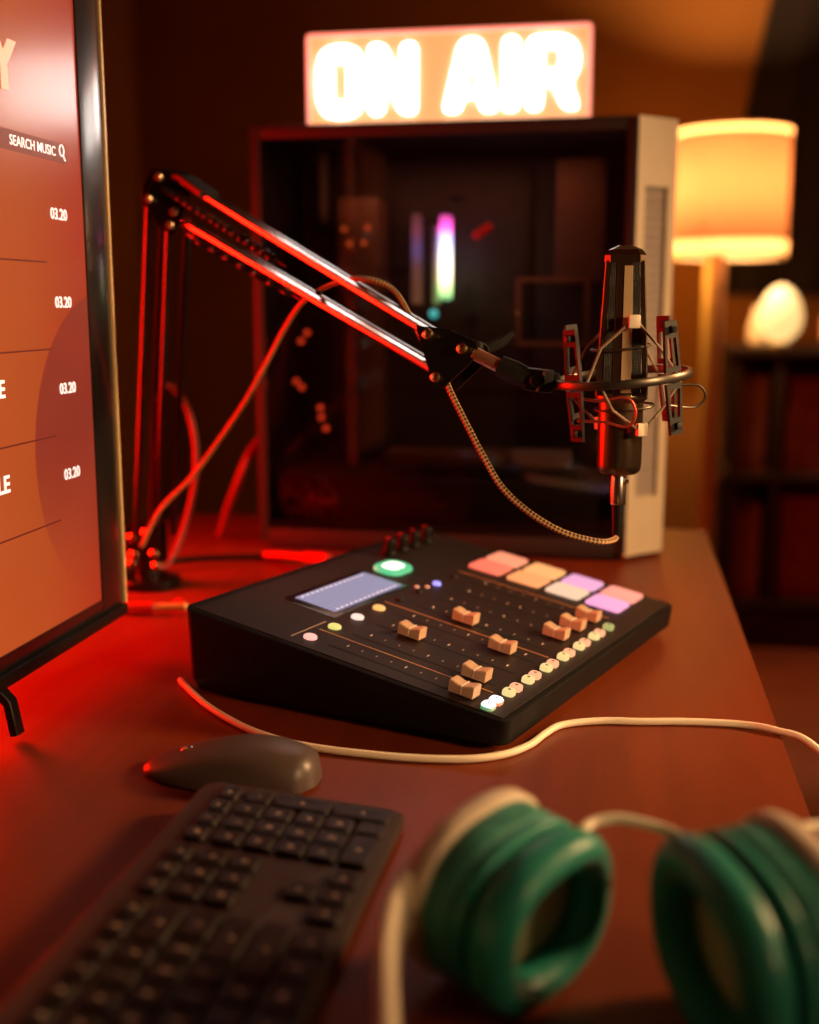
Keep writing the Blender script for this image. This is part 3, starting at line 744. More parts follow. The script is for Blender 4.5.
# ================================================================== MOUSE
def mouse():
    t = empty('computer_mouse', (-.238, .672, 0), PI - .06, 'dark wireless mouse lying between the keyboard and the mixer', 'mouse')
    # local: +x is the front (button end), -x the palm end
    b = NB(); rings = []; n = 22
    for i in range(n + 1):
        s = i / n; x = -.058 + .118 * s
        w = .0325 * (math.sin(PI * min(1, max(.0, s * .92 + .05))) ** .42) * (1 - .10 * s)
        h = .0275 * (math.sin(PI * (s * .78 + .14) ** .85) ** .62) * (1 - .42 * s ** 2.)
        if i in (0, n): w *= .55; h *= .6
        ring = []
        for j in range(25):
            a = PI * j / 24; c_, s_ = math.cos(a), math.sin(a)
            ring.append(Vector((x, w * math.copysign(abs(c_) ** .75, c_), .0020 + (h - .002) * abs(s_) ** .85)))
        ring.append(Vector((x, -w * .5, .0012))); ring.append(Vector((x, w * .5, .0012)))
        rings.append(ring)
    loft(b, rings); part('shell', b, M['mouse'], t, smooth=60)
    b = NB(); lathe(b, [(.0050, -.003), (.0060, -.0015), (.0060, .0015), (.0050, .003)], (.030, 0, .0120), basis((0, 1, 0)), 24); part('scroll_wheel', b, M['steel'], t)
mouse()

# ================================================================== BOOM ARM
def V(*p): return Vector(p)
def boom():
    base = V(-.497, 1.150, 0)
    t = empty('microphone_boom_arm', base, 0, 'black folding scissor boom arm rising behind the monitor and holding the microphone', 'boom arm')
    # pivot base
    b = NB(); lathe(b, [(.034, 0), (.035, .002), (.035, .008), (.033, .010), (.014, .012), (.012, .030), (.013, .034)], base, k=32); part('base_plate', b, M['blkmetal'], t, True)
    b = NB()
    for s in (-1, 1): box(b, base + V(0, s * .008, .046), (.040, .0025, .042), .001)
    part('base_bracket', b, M['blkmetal'], t, True)
    for dx, dz in ((-.011, .035), (.012, .037), (-.012, .054), (.004, .060), (.014, .024), (-.014, .026)):
        b = NB(); lathe(b, [(.0048, 0), (.0048, .002), (.0030, .0034)], base + V(dx, -.0092, dz), basis((.2, -1, .1)), 14); part('bolt', b, M['brass'], t, True)
    # lower arm
    side = V(.45, -.1, 0)
    e1, e2 = V(-.4471, 1.0727, .3986), V(-.4276, 1.0717, .3733)
    f1, f2 = V(-.506, 1.143, .052), V(-.484, 1.147, .056)
    for a, c in ((e1, f1), (e2, f2)):
        b = NB(); tube(b, [a, c], .0030, 16); part('lower_bar', b, M['tube2'], t, True)
    for (a, c), off in zip(((e1, f1), (e2, f2)), (V(.010, .012, 0), V(.014, .012, 0))):
        b = NB(); sweep(b, [a + off, c + off], rect(.0055, .0055, .3)); part('lower_bar', b, M['blkmetal'], t, True)
    def spring(a, c, r, turns, name='spring'):
        b = NB(); R = basis(c - a); L = (c - a).length; n = turns * 10
        tube(b, [a + R @ V(r * math.cos(2 * PI * i / 10), r * math.sin(2 * PI * i / 10), L * i / n) for i in range(n + 1)], .0007, 5)
        tube(b, [a + (a - c).normalized() * .015, a], .0007, 5); tube(b, [c, c + (c - a).normalized() * .015], .0007, 5)
        part(name, b, M['blkmetal'], t, True)
    spring(V(-.463, 1.116, .204), V(-.488, 1.147, .075), .0032, 60)
    b = NB(); box(b, (-.4655, 1.1165, .207), (.008, .006, .008), .001); part('spring_hook', b, M['steel'], t, True)
    # elbow plates: hexagonal cheeks
    ax = V(-.2744, -.1974, -.1381).normalized(); dn = (f1 - e1).normalized(); nn = ax.cross(dn).normalized()
    def cheek(pts, off, th=.0022):
        b = NB(); loft(b, [[p + nn * (off) for p in pts], [p + nn * (off + th) for p in pts]]); return b
    top = V(-.4395, 1.0790, .4225)
    cpts = [V(-.4520, 1.0730, .4060), top + V(-.004, 0, .004), V(-.412, 1.078, .4230), V(-.409, 1.076, .405), V(-.4185, 1.073, .380), V(-.4265, 1.0715, .3665), V(-.4340, 1.0715, .3700), V(-.4530, 1.0725, .3930)]
    for o in (-.007, .005): part('elbow_plate', cheek(cpts, o), M['blkmetal'], t, True, smooth=20)
    cam = V(.35, -1, -.05).normalized()
    for p in (V(-.4471, 1.0727, .3986), V(-.4233, 1.0748, .3864), V(-.4266, 1.072, .3742), V(-.4385, 1.0784, .4190)):
        b = NB(); q = p + cam * .0085; lathe(b, [(.0043, -.018), (.0043, 0), (.0040, .0018), (.0022, .0028)], q, basis(cam), 14); part('bolt', b, M['brass'], t, True)
    # upper arm
    u1a, u1b = V(-.4205, 1.0808, .4164), V(-.1461, .8834, .2783)
    u2a, u2b = V(-.4190, 1.0757, .3792), V(-.1405, .8800, .2500)
    for a, c in ((u1a, u1b), (u2a, u2b)):
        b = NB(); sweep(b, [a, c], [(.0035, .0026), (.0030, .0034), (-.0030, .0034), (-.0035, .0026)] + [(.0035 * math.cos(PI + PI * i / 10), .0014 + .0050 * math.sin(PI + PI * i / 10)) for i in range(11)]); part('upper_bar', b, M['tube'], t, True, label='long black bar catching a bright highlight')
        b = NB(); off = V(.004, .013, 0); sweep(b, [a + off, c + off], rect(.0055, .0060, .3)); part('upper_bar', b, M['blkmetal'], t, True)
    spring(V(-.4383, 1.0776, .4120), V(-.300, .995, .338), .0036, 60); spring(V(-.395, 1.055, .360), V(-.280, .975, .308), .0030, 50)
    b = NB(); box(b, (-.276, .976, .3125), (.016, .005, .006), .001, Matrix.Rotation(.46, 3, 'Y')); part('spring_hook', b, M['steel'], t, True)
    b = NB(); d = (u1b - u1a).normalized(); sweep(b, [u1a + d * .002 + V(0, 0, .004), u1a + d * .016 + V(0, 0, .0065), u1a + d * .055 + V(0, 0, .004)], rect(.020, .006, .4)); part('cable_clip', b, M['blkm'], t, True)
    # end bracket
    ep = [V(-.1540, .8830, .2835), V(-.1266, .8767, .2805), V(-.1057, .8686, .2715), V(-.1040, .8676, .2640), V(-.1100, .8670, .2560), V(-.1298, .8689, .2375), V(-.1390, .8722, .2370), V(-.1430, .8740, .2520)]
    n2 = (ep[2] - ep[0]).cross(ep[5] - ep[0]).normalized()
    if n2.y > 0: n2 = -n2
    for o in (.002, -.022):
        b = NB(); loft(b, [[p + n2 * o for p in ep], [p + n2 * (o + .0022) for p in ep]]); part('end_plate', b, M['blkmetal'], t, True, smooth=20)
    for p in (V(-.1429, .8734, .277), V(-.1159, .8661, .2666), V(-.136, .8688, .245)):
        b = NB(); q = p + n2 * .004; lathe(b, [(.0040, -.026), (.0040, 0), (.0042, .0002), (.0040, .0018), (.0022, .0030)], q, basis(n2), 16); part('bolt', b, M['brass'], t, True)
    # wing knob behind the bracket
    b = NB(); k0 = V(-.1085, .892, .2665); rod(b, k0 + n2 * .008, k0 - n2 * .014, .0055, 16, bev=.001)
    for s in (-1, 1): sweep(b, [k0 - n2 * .012, k0 - n2 * .014 + V(.010 * s + .004, 0, .007 * s), k0 - n2 * .016 + V(.019 * s + .003, 0, .0145 * s)], rect(.006, .009, .5), scale=[1, .9, .6])
    part('wing_knob', b, M['blkm'], t, True)
    # steel swivel shaft and clamp to the mount
    b = NB(); rod(b, (-.1090, .8680, .2640), (-.0850, .8655, .2525), .0052, 24, bev=.0008); part('swivel_shaft', b, mat('copper_toned_shaft', (.72, .40, .24), .3, .9, noise=.05), t, True, label='copper coloured swivel shaft')
    b = NB(); sweep(b, [(-.0890, .8660, .2548), (-.0780, .8648, .2500), (-.0655, .8634, .2450)], rect(.017, .017, .5), scale=[.9, 1, .85]); part('swivel_clamp', b, M['blkm'], t, True)
boom()

# ================================================================== SHOCK MOUNT
RC = V(.0015, .868, .247)                   # ring centre
MR = Matrix.Rotation(math.radians(-5.5), 3, 'Y') @ Matrix.Rotation(math.radians(2.5), 3, 'X')
def mount():
    t = empty('shock_mount', RC, 0, 'gunmetal ring shock mount with elastic bands cradling the microphone', 'shock mount')
    rr = .0485
    def ringp(a, r=rr, dz=0.): return RC + MR @ V(r * math.cos(a), r * math.sin(a), dz)
    b = NB(); n = 64
    # flat band ring: rectangular section swept round, taller than thick
    rings = []
    prof = [(-.0012, -.0030), (.0012, -.0030), (.0018, -.002), (.0018, .002), (.0012, .0030), (-.0012, .0030), (-.0018, .002), (-.0018, -.002)]
    R_ = []
    for i in range(n): R_.append([b.verts.new(ringp(2 * PI * i / n, rr + a, c)) for a, c in prof])
    for i in range(n):
        A, B = R_[i], R_[(i + 1) % n]
        for j in range(8): b.faces.new([A[j], A[(j + 1) % 8], B[(j + 1) % 8], B[j]])
    part('outer_ring', b, M['chain'], t, True)
    # thin wire hoops around the microphone above and below
    for dz, r in ((.022, .0285), (-.022, .0285)):
        b = NB(); tube(b, [ringp(2 * PI * i / 40, r - .007, dz) for i in range(40)], .0010, 6, closed=True); part('inner_hoop', b, M['chain'], t, True)
    # four upright posts: paired plates on the ring
    angs = [math.radians(a) for a in (224, 317, 140, 46)]
    posts = {}
    for k, a in enumerate(angs):
        rad = V(math.cos(a), math.sin(a), 0); tg = V(-math.sin(a), math.cos(a), 0)
        b = NB()
        for s in (1, -1):
            z0, z1 = (.004 * s, .040 * s)
            out = [(-.0080, z0), (.0080, z0), (.0062, z1), (-.0062, z1)]
            inn = [(-.0058, z0 + .004 * s), (.0058, z0 + .004 * s), (.0042, z1 - .012 * s), (-.0042, z1 - .012 * s)]
            c0 = rr - .001
            def Q(p, th): return RC + MR @ (rad * (c0 + th) + tg * p[0] + V(0, 0, p[1]))
            vs = [[b.verts.new(Q(p, th)) for p in out] + [b.verts.new(Q(p, th)) for p in inn] for th in (-.0012, .0012)]
            for q in range(4):
                r_ = (q + 1) % 4
                b.faces.new([vs[0][q], vs[0][r_], vs[0][4 + r_], vs[0][4 + q]]); b.faces.new([vs[1][q], vs[1][4 + q], vs[1][4 + r_], vs[1][r_]])
                b.faces.new([vs[0][q], vs[1][q], vs[1][r_], vs[0][r_]]); b.faces.new([vs[0][4 + q], vs[0][4 + r_], vs[1][4 + r_], vs[1][4 + q]])
            box(b, RC + MR @ (rad * c0 + V(0, 0, .034 * s)), (.0085, .0050, .005), .001, MR @ Matrix((rad, tg, V(0, 0, 1))).transposed())
        part('post', b, M['blkm'], t, True)
        b = NB(); rod(b, RC + MR @ (rad * (rr - .004) + V(0, 0, .034)), RC + MR @ (rad * (rr + .004) + V(0, 0, .034)), .0022, 12); part('post_knob', b, M['blkmetal'], t, True)
    # elastic bands zigzag from posts to small clips on the microphone body
    def band(pts, r=.0011):
        b = NB(); tube(b, pts, r, 8); part('elastic_band', b, M['blkm2'], t, True)
    M['blkm2'] = mat('grey_brown_elastic', (.26, .19, .13), .6, bump=.3, bscale=900)
    mr = .0262
    def onmic(a, z): return V(.0012 + mr * math.cos(a), .868 + mr * math.sin(a), RC.z + z)
    front = math.radians(285)
    for a0, zc, sgn in ((math.radians(286), .041, 1), (math.radians(106), .041, 1), (math.radians(305), -.036, -1), (math.radians(125), -.036, -1)):
        c = onmic(a0, zc)
        rad = V(math.cos(a0), math.sin(a0), 0); tg = V(-math.sin(a0), math.cos(a0), 0)
        b = NB(); box(b, c, (.004, .0085, .0095), .001, Matrix((rad, tg, V(0, 0, 1))).transposed()); part('band_clip', b, M['cream'], t, True, label='small pale square clip')
        for s in (-1, 1):
            a1 = a0 + s * math.radians(48 if sgn > 0 else 46)
            if sgn > 0: p1 = onmic(a1, .022) + V(math.cos(a1), math.sin(a1), 0) * .003; p2 = ringp(a1 + s * .12, rr - .006, -.002)
            else: p1 = onmic(a1, -.022) + V(math.cos(a1), math.sin(a1), 0) * .004; p2 = ringp(a1 + s * .15, rr - .006, -.004)
            band([c + V(0, 0, .002 * sgn), p1, p2])
    # cable hook loops: bent wire on the right side and in front
    hook = [V(.0335, .8600, .2410), V(.047, .866, .2425), V(.0575, .870, .2410), V(.0615, .872, .2335), V(.0560, .871, .2265), V(.046, .868, .2260), V(.036, .864, .2275)]
    b = NB(); tube(b, spline(hook, 6), .0009, 8); part('wire_loop', b, M['chain'], t, True)
    h2 = [V(-.030, .846, .2325), V(-.012, .8395, .2320), V(.000, .8385, .2345), V(.008, .8385, .2325), V(.0115, .839, .2245), V(.0095, .839, .2165), V(.003, .839, .2135), V(-.010, .840, .2165), V(-.030, .846, .2165)]
    b = NB(); tube(b, spline(h2, 6), .0011, 8); part('wire_loop', b, mat('red_tinted_wire', (.5, .06, .04), .4, .6, noise=.05), t, True)
    # hinge that meets the boom arm
    b = NB(); box(b, (-.0590, .8640, .2445), (.022, .014, .017), .003, Matrix.Rotation(.10, 3, 'Y')); box(b, (-.0500, .8650, .2440), (.012, .008, .012), .002)
    part('hinge_block', b, M['blkm'], t, True)
    b = NB(); rod(b, (-.0600, .852, .2450), (-.0600, .876, .2450), .0055, 16, bev=.001); part('hinge_bolt', b, M['blkmetal'], t, True)
    b = NB(); sweep(b, [(-.0545, .8560, .2525), (-.0565, .8555, .2450), (-.0600, .8560, .2370)], rect(.0018, .004)); part('hinge_pin', b, M['brass'], t, True)
mount()

# ================================================================== MICROPHONE
def mic():
    mx, my = .0010, .868
    t = empty('microphone', (mx, my, .152), 0, 'black studio condenser microphone hanging upright in the shock mount', 'microphone')
    b = NB(); lathe(b, [(.0040, .1745), (.0130, .1760), (.0155, .1785), (.0163, .1825), (.0163, .2290), (.0172, .2300), (.0178, .2320), (.0178, .2350)], (mx, my, 0), k=48)
    part('body', b, M['mbody'], t, True)
    # head: chamfered rectangular basket, narrowing upwards
    def hr(z, wx, wy, c=.30):
        e = c * min(wx, wy)
        return [V(mx + x, my + y, z) for x, y in ((wx, -wy + e), (wx, wy - e), (wx - e, wy), (-wx + e, wy), (-wx, wy - e), (-wx, -wy + e), (-wx + e, -wy), (wx - e, -wy))]
    b = NB(); loft(b, [hr(.2345, .0190, .0175), hr(.262, .0180, .0165), hr(.330, .0142, .0140)]); part('grille', b, M['micmesh'], t, True, smooth=20)
    # solid frame: front and back spines plus cap
    b = NB()
    for s in (-1, 1):
        sweep(b, [(mx, my + s * .0172, .2345), (mx, my + s * .0162, .262), (mx, my + s * .0138, .3305)], rect(.0135, .0024, .3), up0=(0, 1, 0), scale=[1, .96, .80])
    for sx in (-1, 1):
        for sy in (-1, 1):
            sweep(b, [(mx + sx * .0163, my + sy * .0150, .2345), (mx + sx * .0154, my + sy * .0142, .262), (mx + sx * .0120, my + sy * .0118, .3305)], rect(.0042, .0036, .4))
    part('grille_frame', b, M['mbody'], t, True)
    b = NB(); sweep(b, [(mx + .003, my - .0187, .2370), (mx + .003, my - .0177, .262), (mx + .0025, my - .0152, .3270)], rect(.0075, .0012, .3), up0=(0, 1, 0), scale=[1, .96, .80])
    part('front_strip', b, mat('lamplit_strip', (.62, .45, .26), .45, .3, noise=.04), t, True, label='strip down the front of the head, lamp light put into its pale colour')  # lamp light on the front spine is put into this paler colour
    b = NB(); loft(b, [hr(.3295, .0150, .0148), hr(.3345, .0148, .0146), hr(.3385, .0118, .0120), hr(.3415, .0050, .0060)]); part('cap', b, M['mbody'], t, True, smooth=20)
    b = NB(); lathe(b, [(.0188, .2310), (.0192, .2320), (.0192, .2355), (.0184, .2368)], (mx, my, 0), k=40); part('collar', b, M['mbody'], t, True)
    # raised strip on the camera-side right flank
M['mbody'] = mat('satin_black_microphone_metal', (.17, .118, .072), .28, .95, noise=.04, nscale=300)
mic()

# ================================================================== MICROPHONE CABLE (braided)
def miccable():
    t = empty('microphone_cable', (-.489, 1.1285, 0.0), 0, 'amber and black braided cable looping over the boom arm to the microphone', 'cable')
    A = [(-.489, 1.118, .050), (-.4652, 1.1150, .0900), (-.428, 1.1093, .1258), (-.3951, 1.1017, .1646), (-.3609, 1.0843, .205), (-.3318, 1.066, .2453), (-.3044, 1.0357, .2783), (-.2788, 1.0032, .301), (-.2541, .9789, .3129), (-.226, .955, .3200), (-.2020, .9385, .3195), (-.183, .9350, .3110), (-.165, .912, .290), (-.146, .892, .262)]
    Bc = [(-.133, .878, .247), (-.1265, .8690, .2350), (-.1165, .8623, .2178), (-.1017, .8551, .1925), (-.0842, .8483, .166), (-.0627, .8437, .1479), (-.0402, .8405, .1357), (-.0219, .8427, .1299), (-.0090, .8475, .1272), (-.0015, .8600, .1265), (.0010, .8680, .1275)]
    b = NB(); tube(b, spline(A + Bc, 10), .0023, 12); part('sleeve', b, M['braid'], t, True, smooth=60)
    b = NB(); lathe(b, [(.0030, .1255), (.0035, .130), (.0044, .1500), (.0044, .1530)], (.0010, .868, 0), k=24); part('strain_relief', b, M['blk'], t, True)
    b = NB(); lathe(b, [(.0056, .1525), (.0058, .1535), (.0058, .1730), (.0054, .1740)], (.0010, .868, 0), k=32); part('connector', b, M['steel'], t, True, label='bright metal connector barrel')
    b = NB(); box(b, (.0072, .866, .170), (.003, .004, .003), .0008); part('release_tab', b, M['steel'], t, True)
miccable()

# ================================================================== OTHER CABLES
def cables():
    wp = [(-.340, .842, .0028), (-.333, .832, .0028), (-.300, .791, .0028), (-.260, .7535, .0028), (-.224, .731, .0028), (-.193, .7215, .0028), (-.157, .7170, .0028), (-.123, .7165, .0028), (-.090, .7215, .0028), (-.068, .734, .0028), (-.053, .754, .0028), (-.044, .777, .0028), (-.033, .796, .0028), (-.007, .809, .0028), (.022, .813, .0028), (.057, .819, .0028), (.093, .820, .0028), (.117, .811, .0030), (.140, .800, -.002), (.175, .780, -.035), (.21, .75, -.13), (.225, .73, -.30)]
    b = NB(); tube(b, spline(wp, 8), .0026, 12)
    solo('audio_cable', b, M['creamcable'], (-.2, .75, 0), world=True, label='cream cable curving across the desk in front of the mixer', cat='cable', smooth=60)
    bp = [(-.560, 1.080, .004), (-.563, 1.130, .0036), (-.550, 1.200, .0036), (-.520, 1.245, .0036), (-.482, 1.272, .0036), (-.430, 1.289, .0036), (-.405, 1.293, .0036), (-.385, 1.287, .006), (-.360, 1.272, .010)]
    t = empty('patch_cable', (-.43, 1.2, 0), 0, 'black cable with red plug arcing over the desk into the back of the mixer', 'cable')
    b = NB(); tube(b, spline(bp, 8), .0034, 10); part('jacket', b, M['blk'], t, True, smooth=60)
    # the red plug end reaching the mixer's back
    b = NB(); tube(b, [(-.410, 1.293, .0065), (-.385, 1.283, .009), (-.350, 1.262, .012)], .0038, 12); part('plug_sleeve', b, M['red'], t, True)
    b = NB(); rod(b, (-.352, 1.2635, .0120), (-.318, 1.2415, .0160), .0062, 20, bev=.001); part('plug', b, M['red'], t, True, label='red plug barrel')
    # jack lying by the monitor corner
    t = empty('jack_lead', (-.43, 1.035, 0), 0, 'short lead with red plug and gold tip lying by the monitor corner', 'cable')
    b = NB(); rod(b, (-.470, 1.030, .0070), (-.443, 1.037, .0070), .0055, 18, bev=.001); part('plug_body', b, M['red'], t, True)
    b = NB(); rod(b, (-.443, 1.037, .0070), (-.4130, 1.0445, .0070), .0042, 16, bev=.0012); rod(b, (-.4130, 1.0445, .0070), (-.408, 1.0458, .0070), .003, 12, r2=.001); part('gold_tip', b, M['gold'], t, True)
    b = NB(); tube(b, spline([(-.470, 1.030, .0070), (-.485, 1.035, .004), (-.500, 1.06, .004), (-.530, 1.095, .004), (-.575, 1.12, .004)], 8), .0030, 10); part('jacket', b, M['blk'], t, True, smooth=60)
    b = NB(); lathe(b, [(.005, 0), (.006, .002), (.006, .006), (.003, .009)], (-.428, 1.066, 0), k=16)
    solo('rubber_foot', b, M['red'], (-.428, 1.066, 0), world=True, label='small red round stopper on the desk beside the jack plug', cat='stopper')
    cp = [(-.508, 1.208, .004), (-.500, 1.222, .012), (-.4916, 1.2484, .0479), (-.482, 1.2596, .0977), (-.4829, 1.2674, .1426), (-.4912, 1.2675, .1814), (-.4950, 1.2359, .2067), (-.4830, 1.165, .215), (-.4680, 1.130, .205)]
    b = NB(); tube(b, spline(cp, 8), .0036, 10)
    solo('power_cable', b, M['redcable'], (-.512, 1.225, 0), world=True, label='thick cable arching upward beside the boom arm pole', cat='cable', smooth=60)
    dp = [(-.508, 1.412, .004), (-.5028, 1.405, .012), (-.4894, 1.3924, .043), (-.4705, 1.375, .0766), (-.4570, 1.378, .109), (-.448, 1.400, .130), (-.4375, 1.420, .140)]
    b = NB(); tube(b, spline(dp, 8), .0055, 10)
    solo('power_cable', b, M['redcable'], (-.508, 1.412, 0), world=True, label='thick cable rising along the left edge of the tower', cat='cable', smooth=60)
cables()

# ================================================================== HEADPHONES
def headphones():
    t = empty('headphones', (.01, .42, 0), 0, 'teal and cream over-ear headphones lying in the bottom right foreground', 'headphones')
    def cup(c, n, roll, a, bb, name):
        n = Vector(n).normalized(); up = V(0, 0, 1); y = (up - n * up.dot(n)).normalized(); x = y.cross(n)
        R0 = Matrix((x, y, n)).transposed() @ Matrix.Rotation(roll, 3, 'Z'); c = Vector(c)
        def ring(z, s, n_=2.5, k=56, dz=0): return [c + R0 @ V(px, py, z) for px, py in superell(a * s, bb * s, n_, k)]
        b = NB(); loft(b, [ring(-.027, .25), ring(-.0268, .60), ring(-.0265, .86), ring(-.0255, 1.0), ring(-.0225, 1.04), ring(-.0165, 1.04), ring(-.0145, 1.0)]); sh = part('outer_shell', b, M['cream'], t, True, smooth=60, label='cream outer shell')
        b = NB(); loft(b, [ring(-.0155, .95), ring(-.0145, .975), ring(-.002, .975), ring(0, .955), ring(.0005, .90), ring(.002, .90)]); part('housing', b, M['tealweave'], t, True, smooth=60, label='teal perforated housing')
        b = NB(); loft(b, [ring(.001, .90), ring(.0015, .965), ring(.003, .98), ring(.0065, .98), ring(.0075, .95), ring(.0080, .86), ring(.0095, .86)]); part('cushion_rim', b, M['teal'], t, True, smooth=60)
        # ear cushion: fat ring with an open middle
        b = NB(); prof = []; k = 56; m = 16
        R_ = []
        for i in range(m):
            th = 2 * PI * i / m; s = .80 + .205 * math.cos(th); z = .0190 + .0105 * math.sin(th)
            R_.append([b.verts.new(p) for p in ring(z, s, 2.5, k)])
        for i in range(m):
            A, B = R_[i], R_[(i + 1) % m]
            for j in range(k): b.faces.new([A[j], A[(j + 1) % k], B[(j + 1) % k], B[j]])
        part('ear_cushion', b, M['teal'], t, True, smooth=80)
        b = NB(); loft(b, [ring(.0090, .66), ring(.0125, .64), ring(.0145, .40)]); part('driver_cover', b, M['foam'], t, True, label='olive coloured mesh inside the cushion')
        return c, R0
    cL, RL = cup((-.041, .472, .0415), (.82, -.55, -.12), .10, .042, .0380, 'l')
    cR, RR = cup((.0630, .450, .0445), (-.91, -.40, -.10), -.12, .0480, .0425, 'r')
    # headband: sweeps from one shell round towards the camera and back to the other
    hb = [(-.066, .492, .052), (-.077, .472, .052), (-.0845, .442, .049), (-.0830, .408, .045), (-.0740, .366, .040), (-.063, .322, .036), (-.045, .282, .032), (.005, .262, .032), (.060, .272, .032), (.098, .305, .034), (.116, .350, .038), (.118, .410, .044), (.104, .462, .048)]
    pts = spline(hb, 8)
    b = NB(); sweep(b, pts, rect(.0080, .026, .7), up0=(0, 0, 1)); part('headband', b, M['cream'], t, True, smooth=50, label='cream headband')
    cen = V(.013, .40, .04)
    inner = [p + (cen - p).normalized() * .0065 for p in pts[34:-22]]
    b = NB(); sweep(b, inner, rect(.009, .022, .8), up0=(0, 0, 1)); part('headband_padding', b, M['teal'], t, True, smooth=50)
    # bridging cable between the cups and lead going off to the right
    b = NB(); tube(b, spline([(-.012, .487, .066), (-.007, .503, .0655), (.004, .508, .0668), (.015, .507, .0662), (.025, .506, .0645), (.033, .502, .0630), (.044, .492, .060)], 8), .0024, 12); part('bridge_cable', b, M['creamcable'], t, True, smooth=60)
    b = NB(); tube(b, spline([(.076, .484, .064), (.082, .503, .066), (.094, .512, .0690), (.14, .528, .06), (.19, .55, -.02), (.215, .56, -.20)], 8), .0024, 12); part('lead', b, M['creamcable'], t, True, smooth=60)
headphones()

# ================================================================== FLOOR LAMP
def floorlamp():
    x, y = .291, 3.50; zb = -Z0
    t = empty('floor_lamp', (x, y, zb), 0, 'pale wooden floor lamp with a glowing drum shade behind the desk', 'lamp')
    b = NB(); lathe(b, [(.13, 0), (.135, .006), (.135, .018), (.12, .026), (.03, .032)], (x - .03, y, zb), k=40); part('base', b, M['post'], t, True)
    b = NB(); rod(b, (x - .03, y, zb + .03), (x - .033, y, .44), .022, 20, r2=.030); part('pole', b, M['post'], t, True)
    z0, z1, r0, r1 = .428, .783, .162, .158
    b = NB(); k = 64
    loft(b, [[V(x + r * math.cos(2 * PI * i / k), y + r * math.sin(2 * PI * i / k), z) for i in range(k)] for r, z in ((r0 - .001, z0 + .048), (r0 - .001, z0 + .055), (r1, z1 - .03), (r1, z1 - .02))], cap0=False, cap1=False)
    part('lamp_shade', b, M['shade'], t, True, smooth=60, label='glowing orange drum shade')
    b = NB()
    for z, r in ((z0 + .006, r0), (z1 - .004, r1)): tube(b, [(x + r * math.cos(2 * PI * i / k), y + r * math.sin(2 * PI * i / k), z) for i in range(k)], .004, 6, closed=True)
    part('shade_rings', b, M['cream'], t, True)
    for z, h_, r in ((z0, .050, r0 + .001), (z1 - .022, .022, r1 + .002)):
        b = NB(); loft(b, [[V(x + r * math.cos(2 * PI * i / k), y + r * math.sin(2 * PI * i / k), zz) for i in range(k)] for zz in (z, z + h_)], cap0=False, cap1=False)
        part('trim_band', b, M['band'], t, True, smooth=60, label='lighter glowing hem band')
    b = NB(); rod(b, (x - .033, y, .43), (x - .022, y, .53), .012, 16)
    for i in range(3):
        a = i * 2 * PI / 3; tube(b, [(x - .02, y, .53), (x + (r0 - .002) * math.cos(a), y + (r0 - .002) * math.sin(a), .53)], .0018, 6)
    part('socket', b, M['blkmetal'], t, True)
    b = NB(); bmesh.ops.create_uvsphere(b, u_segments=20, v_segments=12, radius=.032); bmesh.ops.translate(b, vec=(x - .01, y, .575), verts=b.verts[:])
    part('bulb', b, emis('warm_bulb_glow', (1, .50, .14), 40.), t, True)
    # the bulb's light
    l = bpy.data.lights.new('floor_lamp_bulb', 'POINT'); l.energy = LAMP; l.color = (1, .50, .20); l.shadow_soft_size = .034
    o = bpy.data.objects.new('floor_lamp_bulb', l); C.objects.link(o); o.location = (x - .01, y, .575 + Z0)
    bpy.data.objects['bulb'].visible_shadow = True
    # lit without being blocked by its own glass
    o.location.z = .628 + Z0
LAMP = 50.
floorlamp()

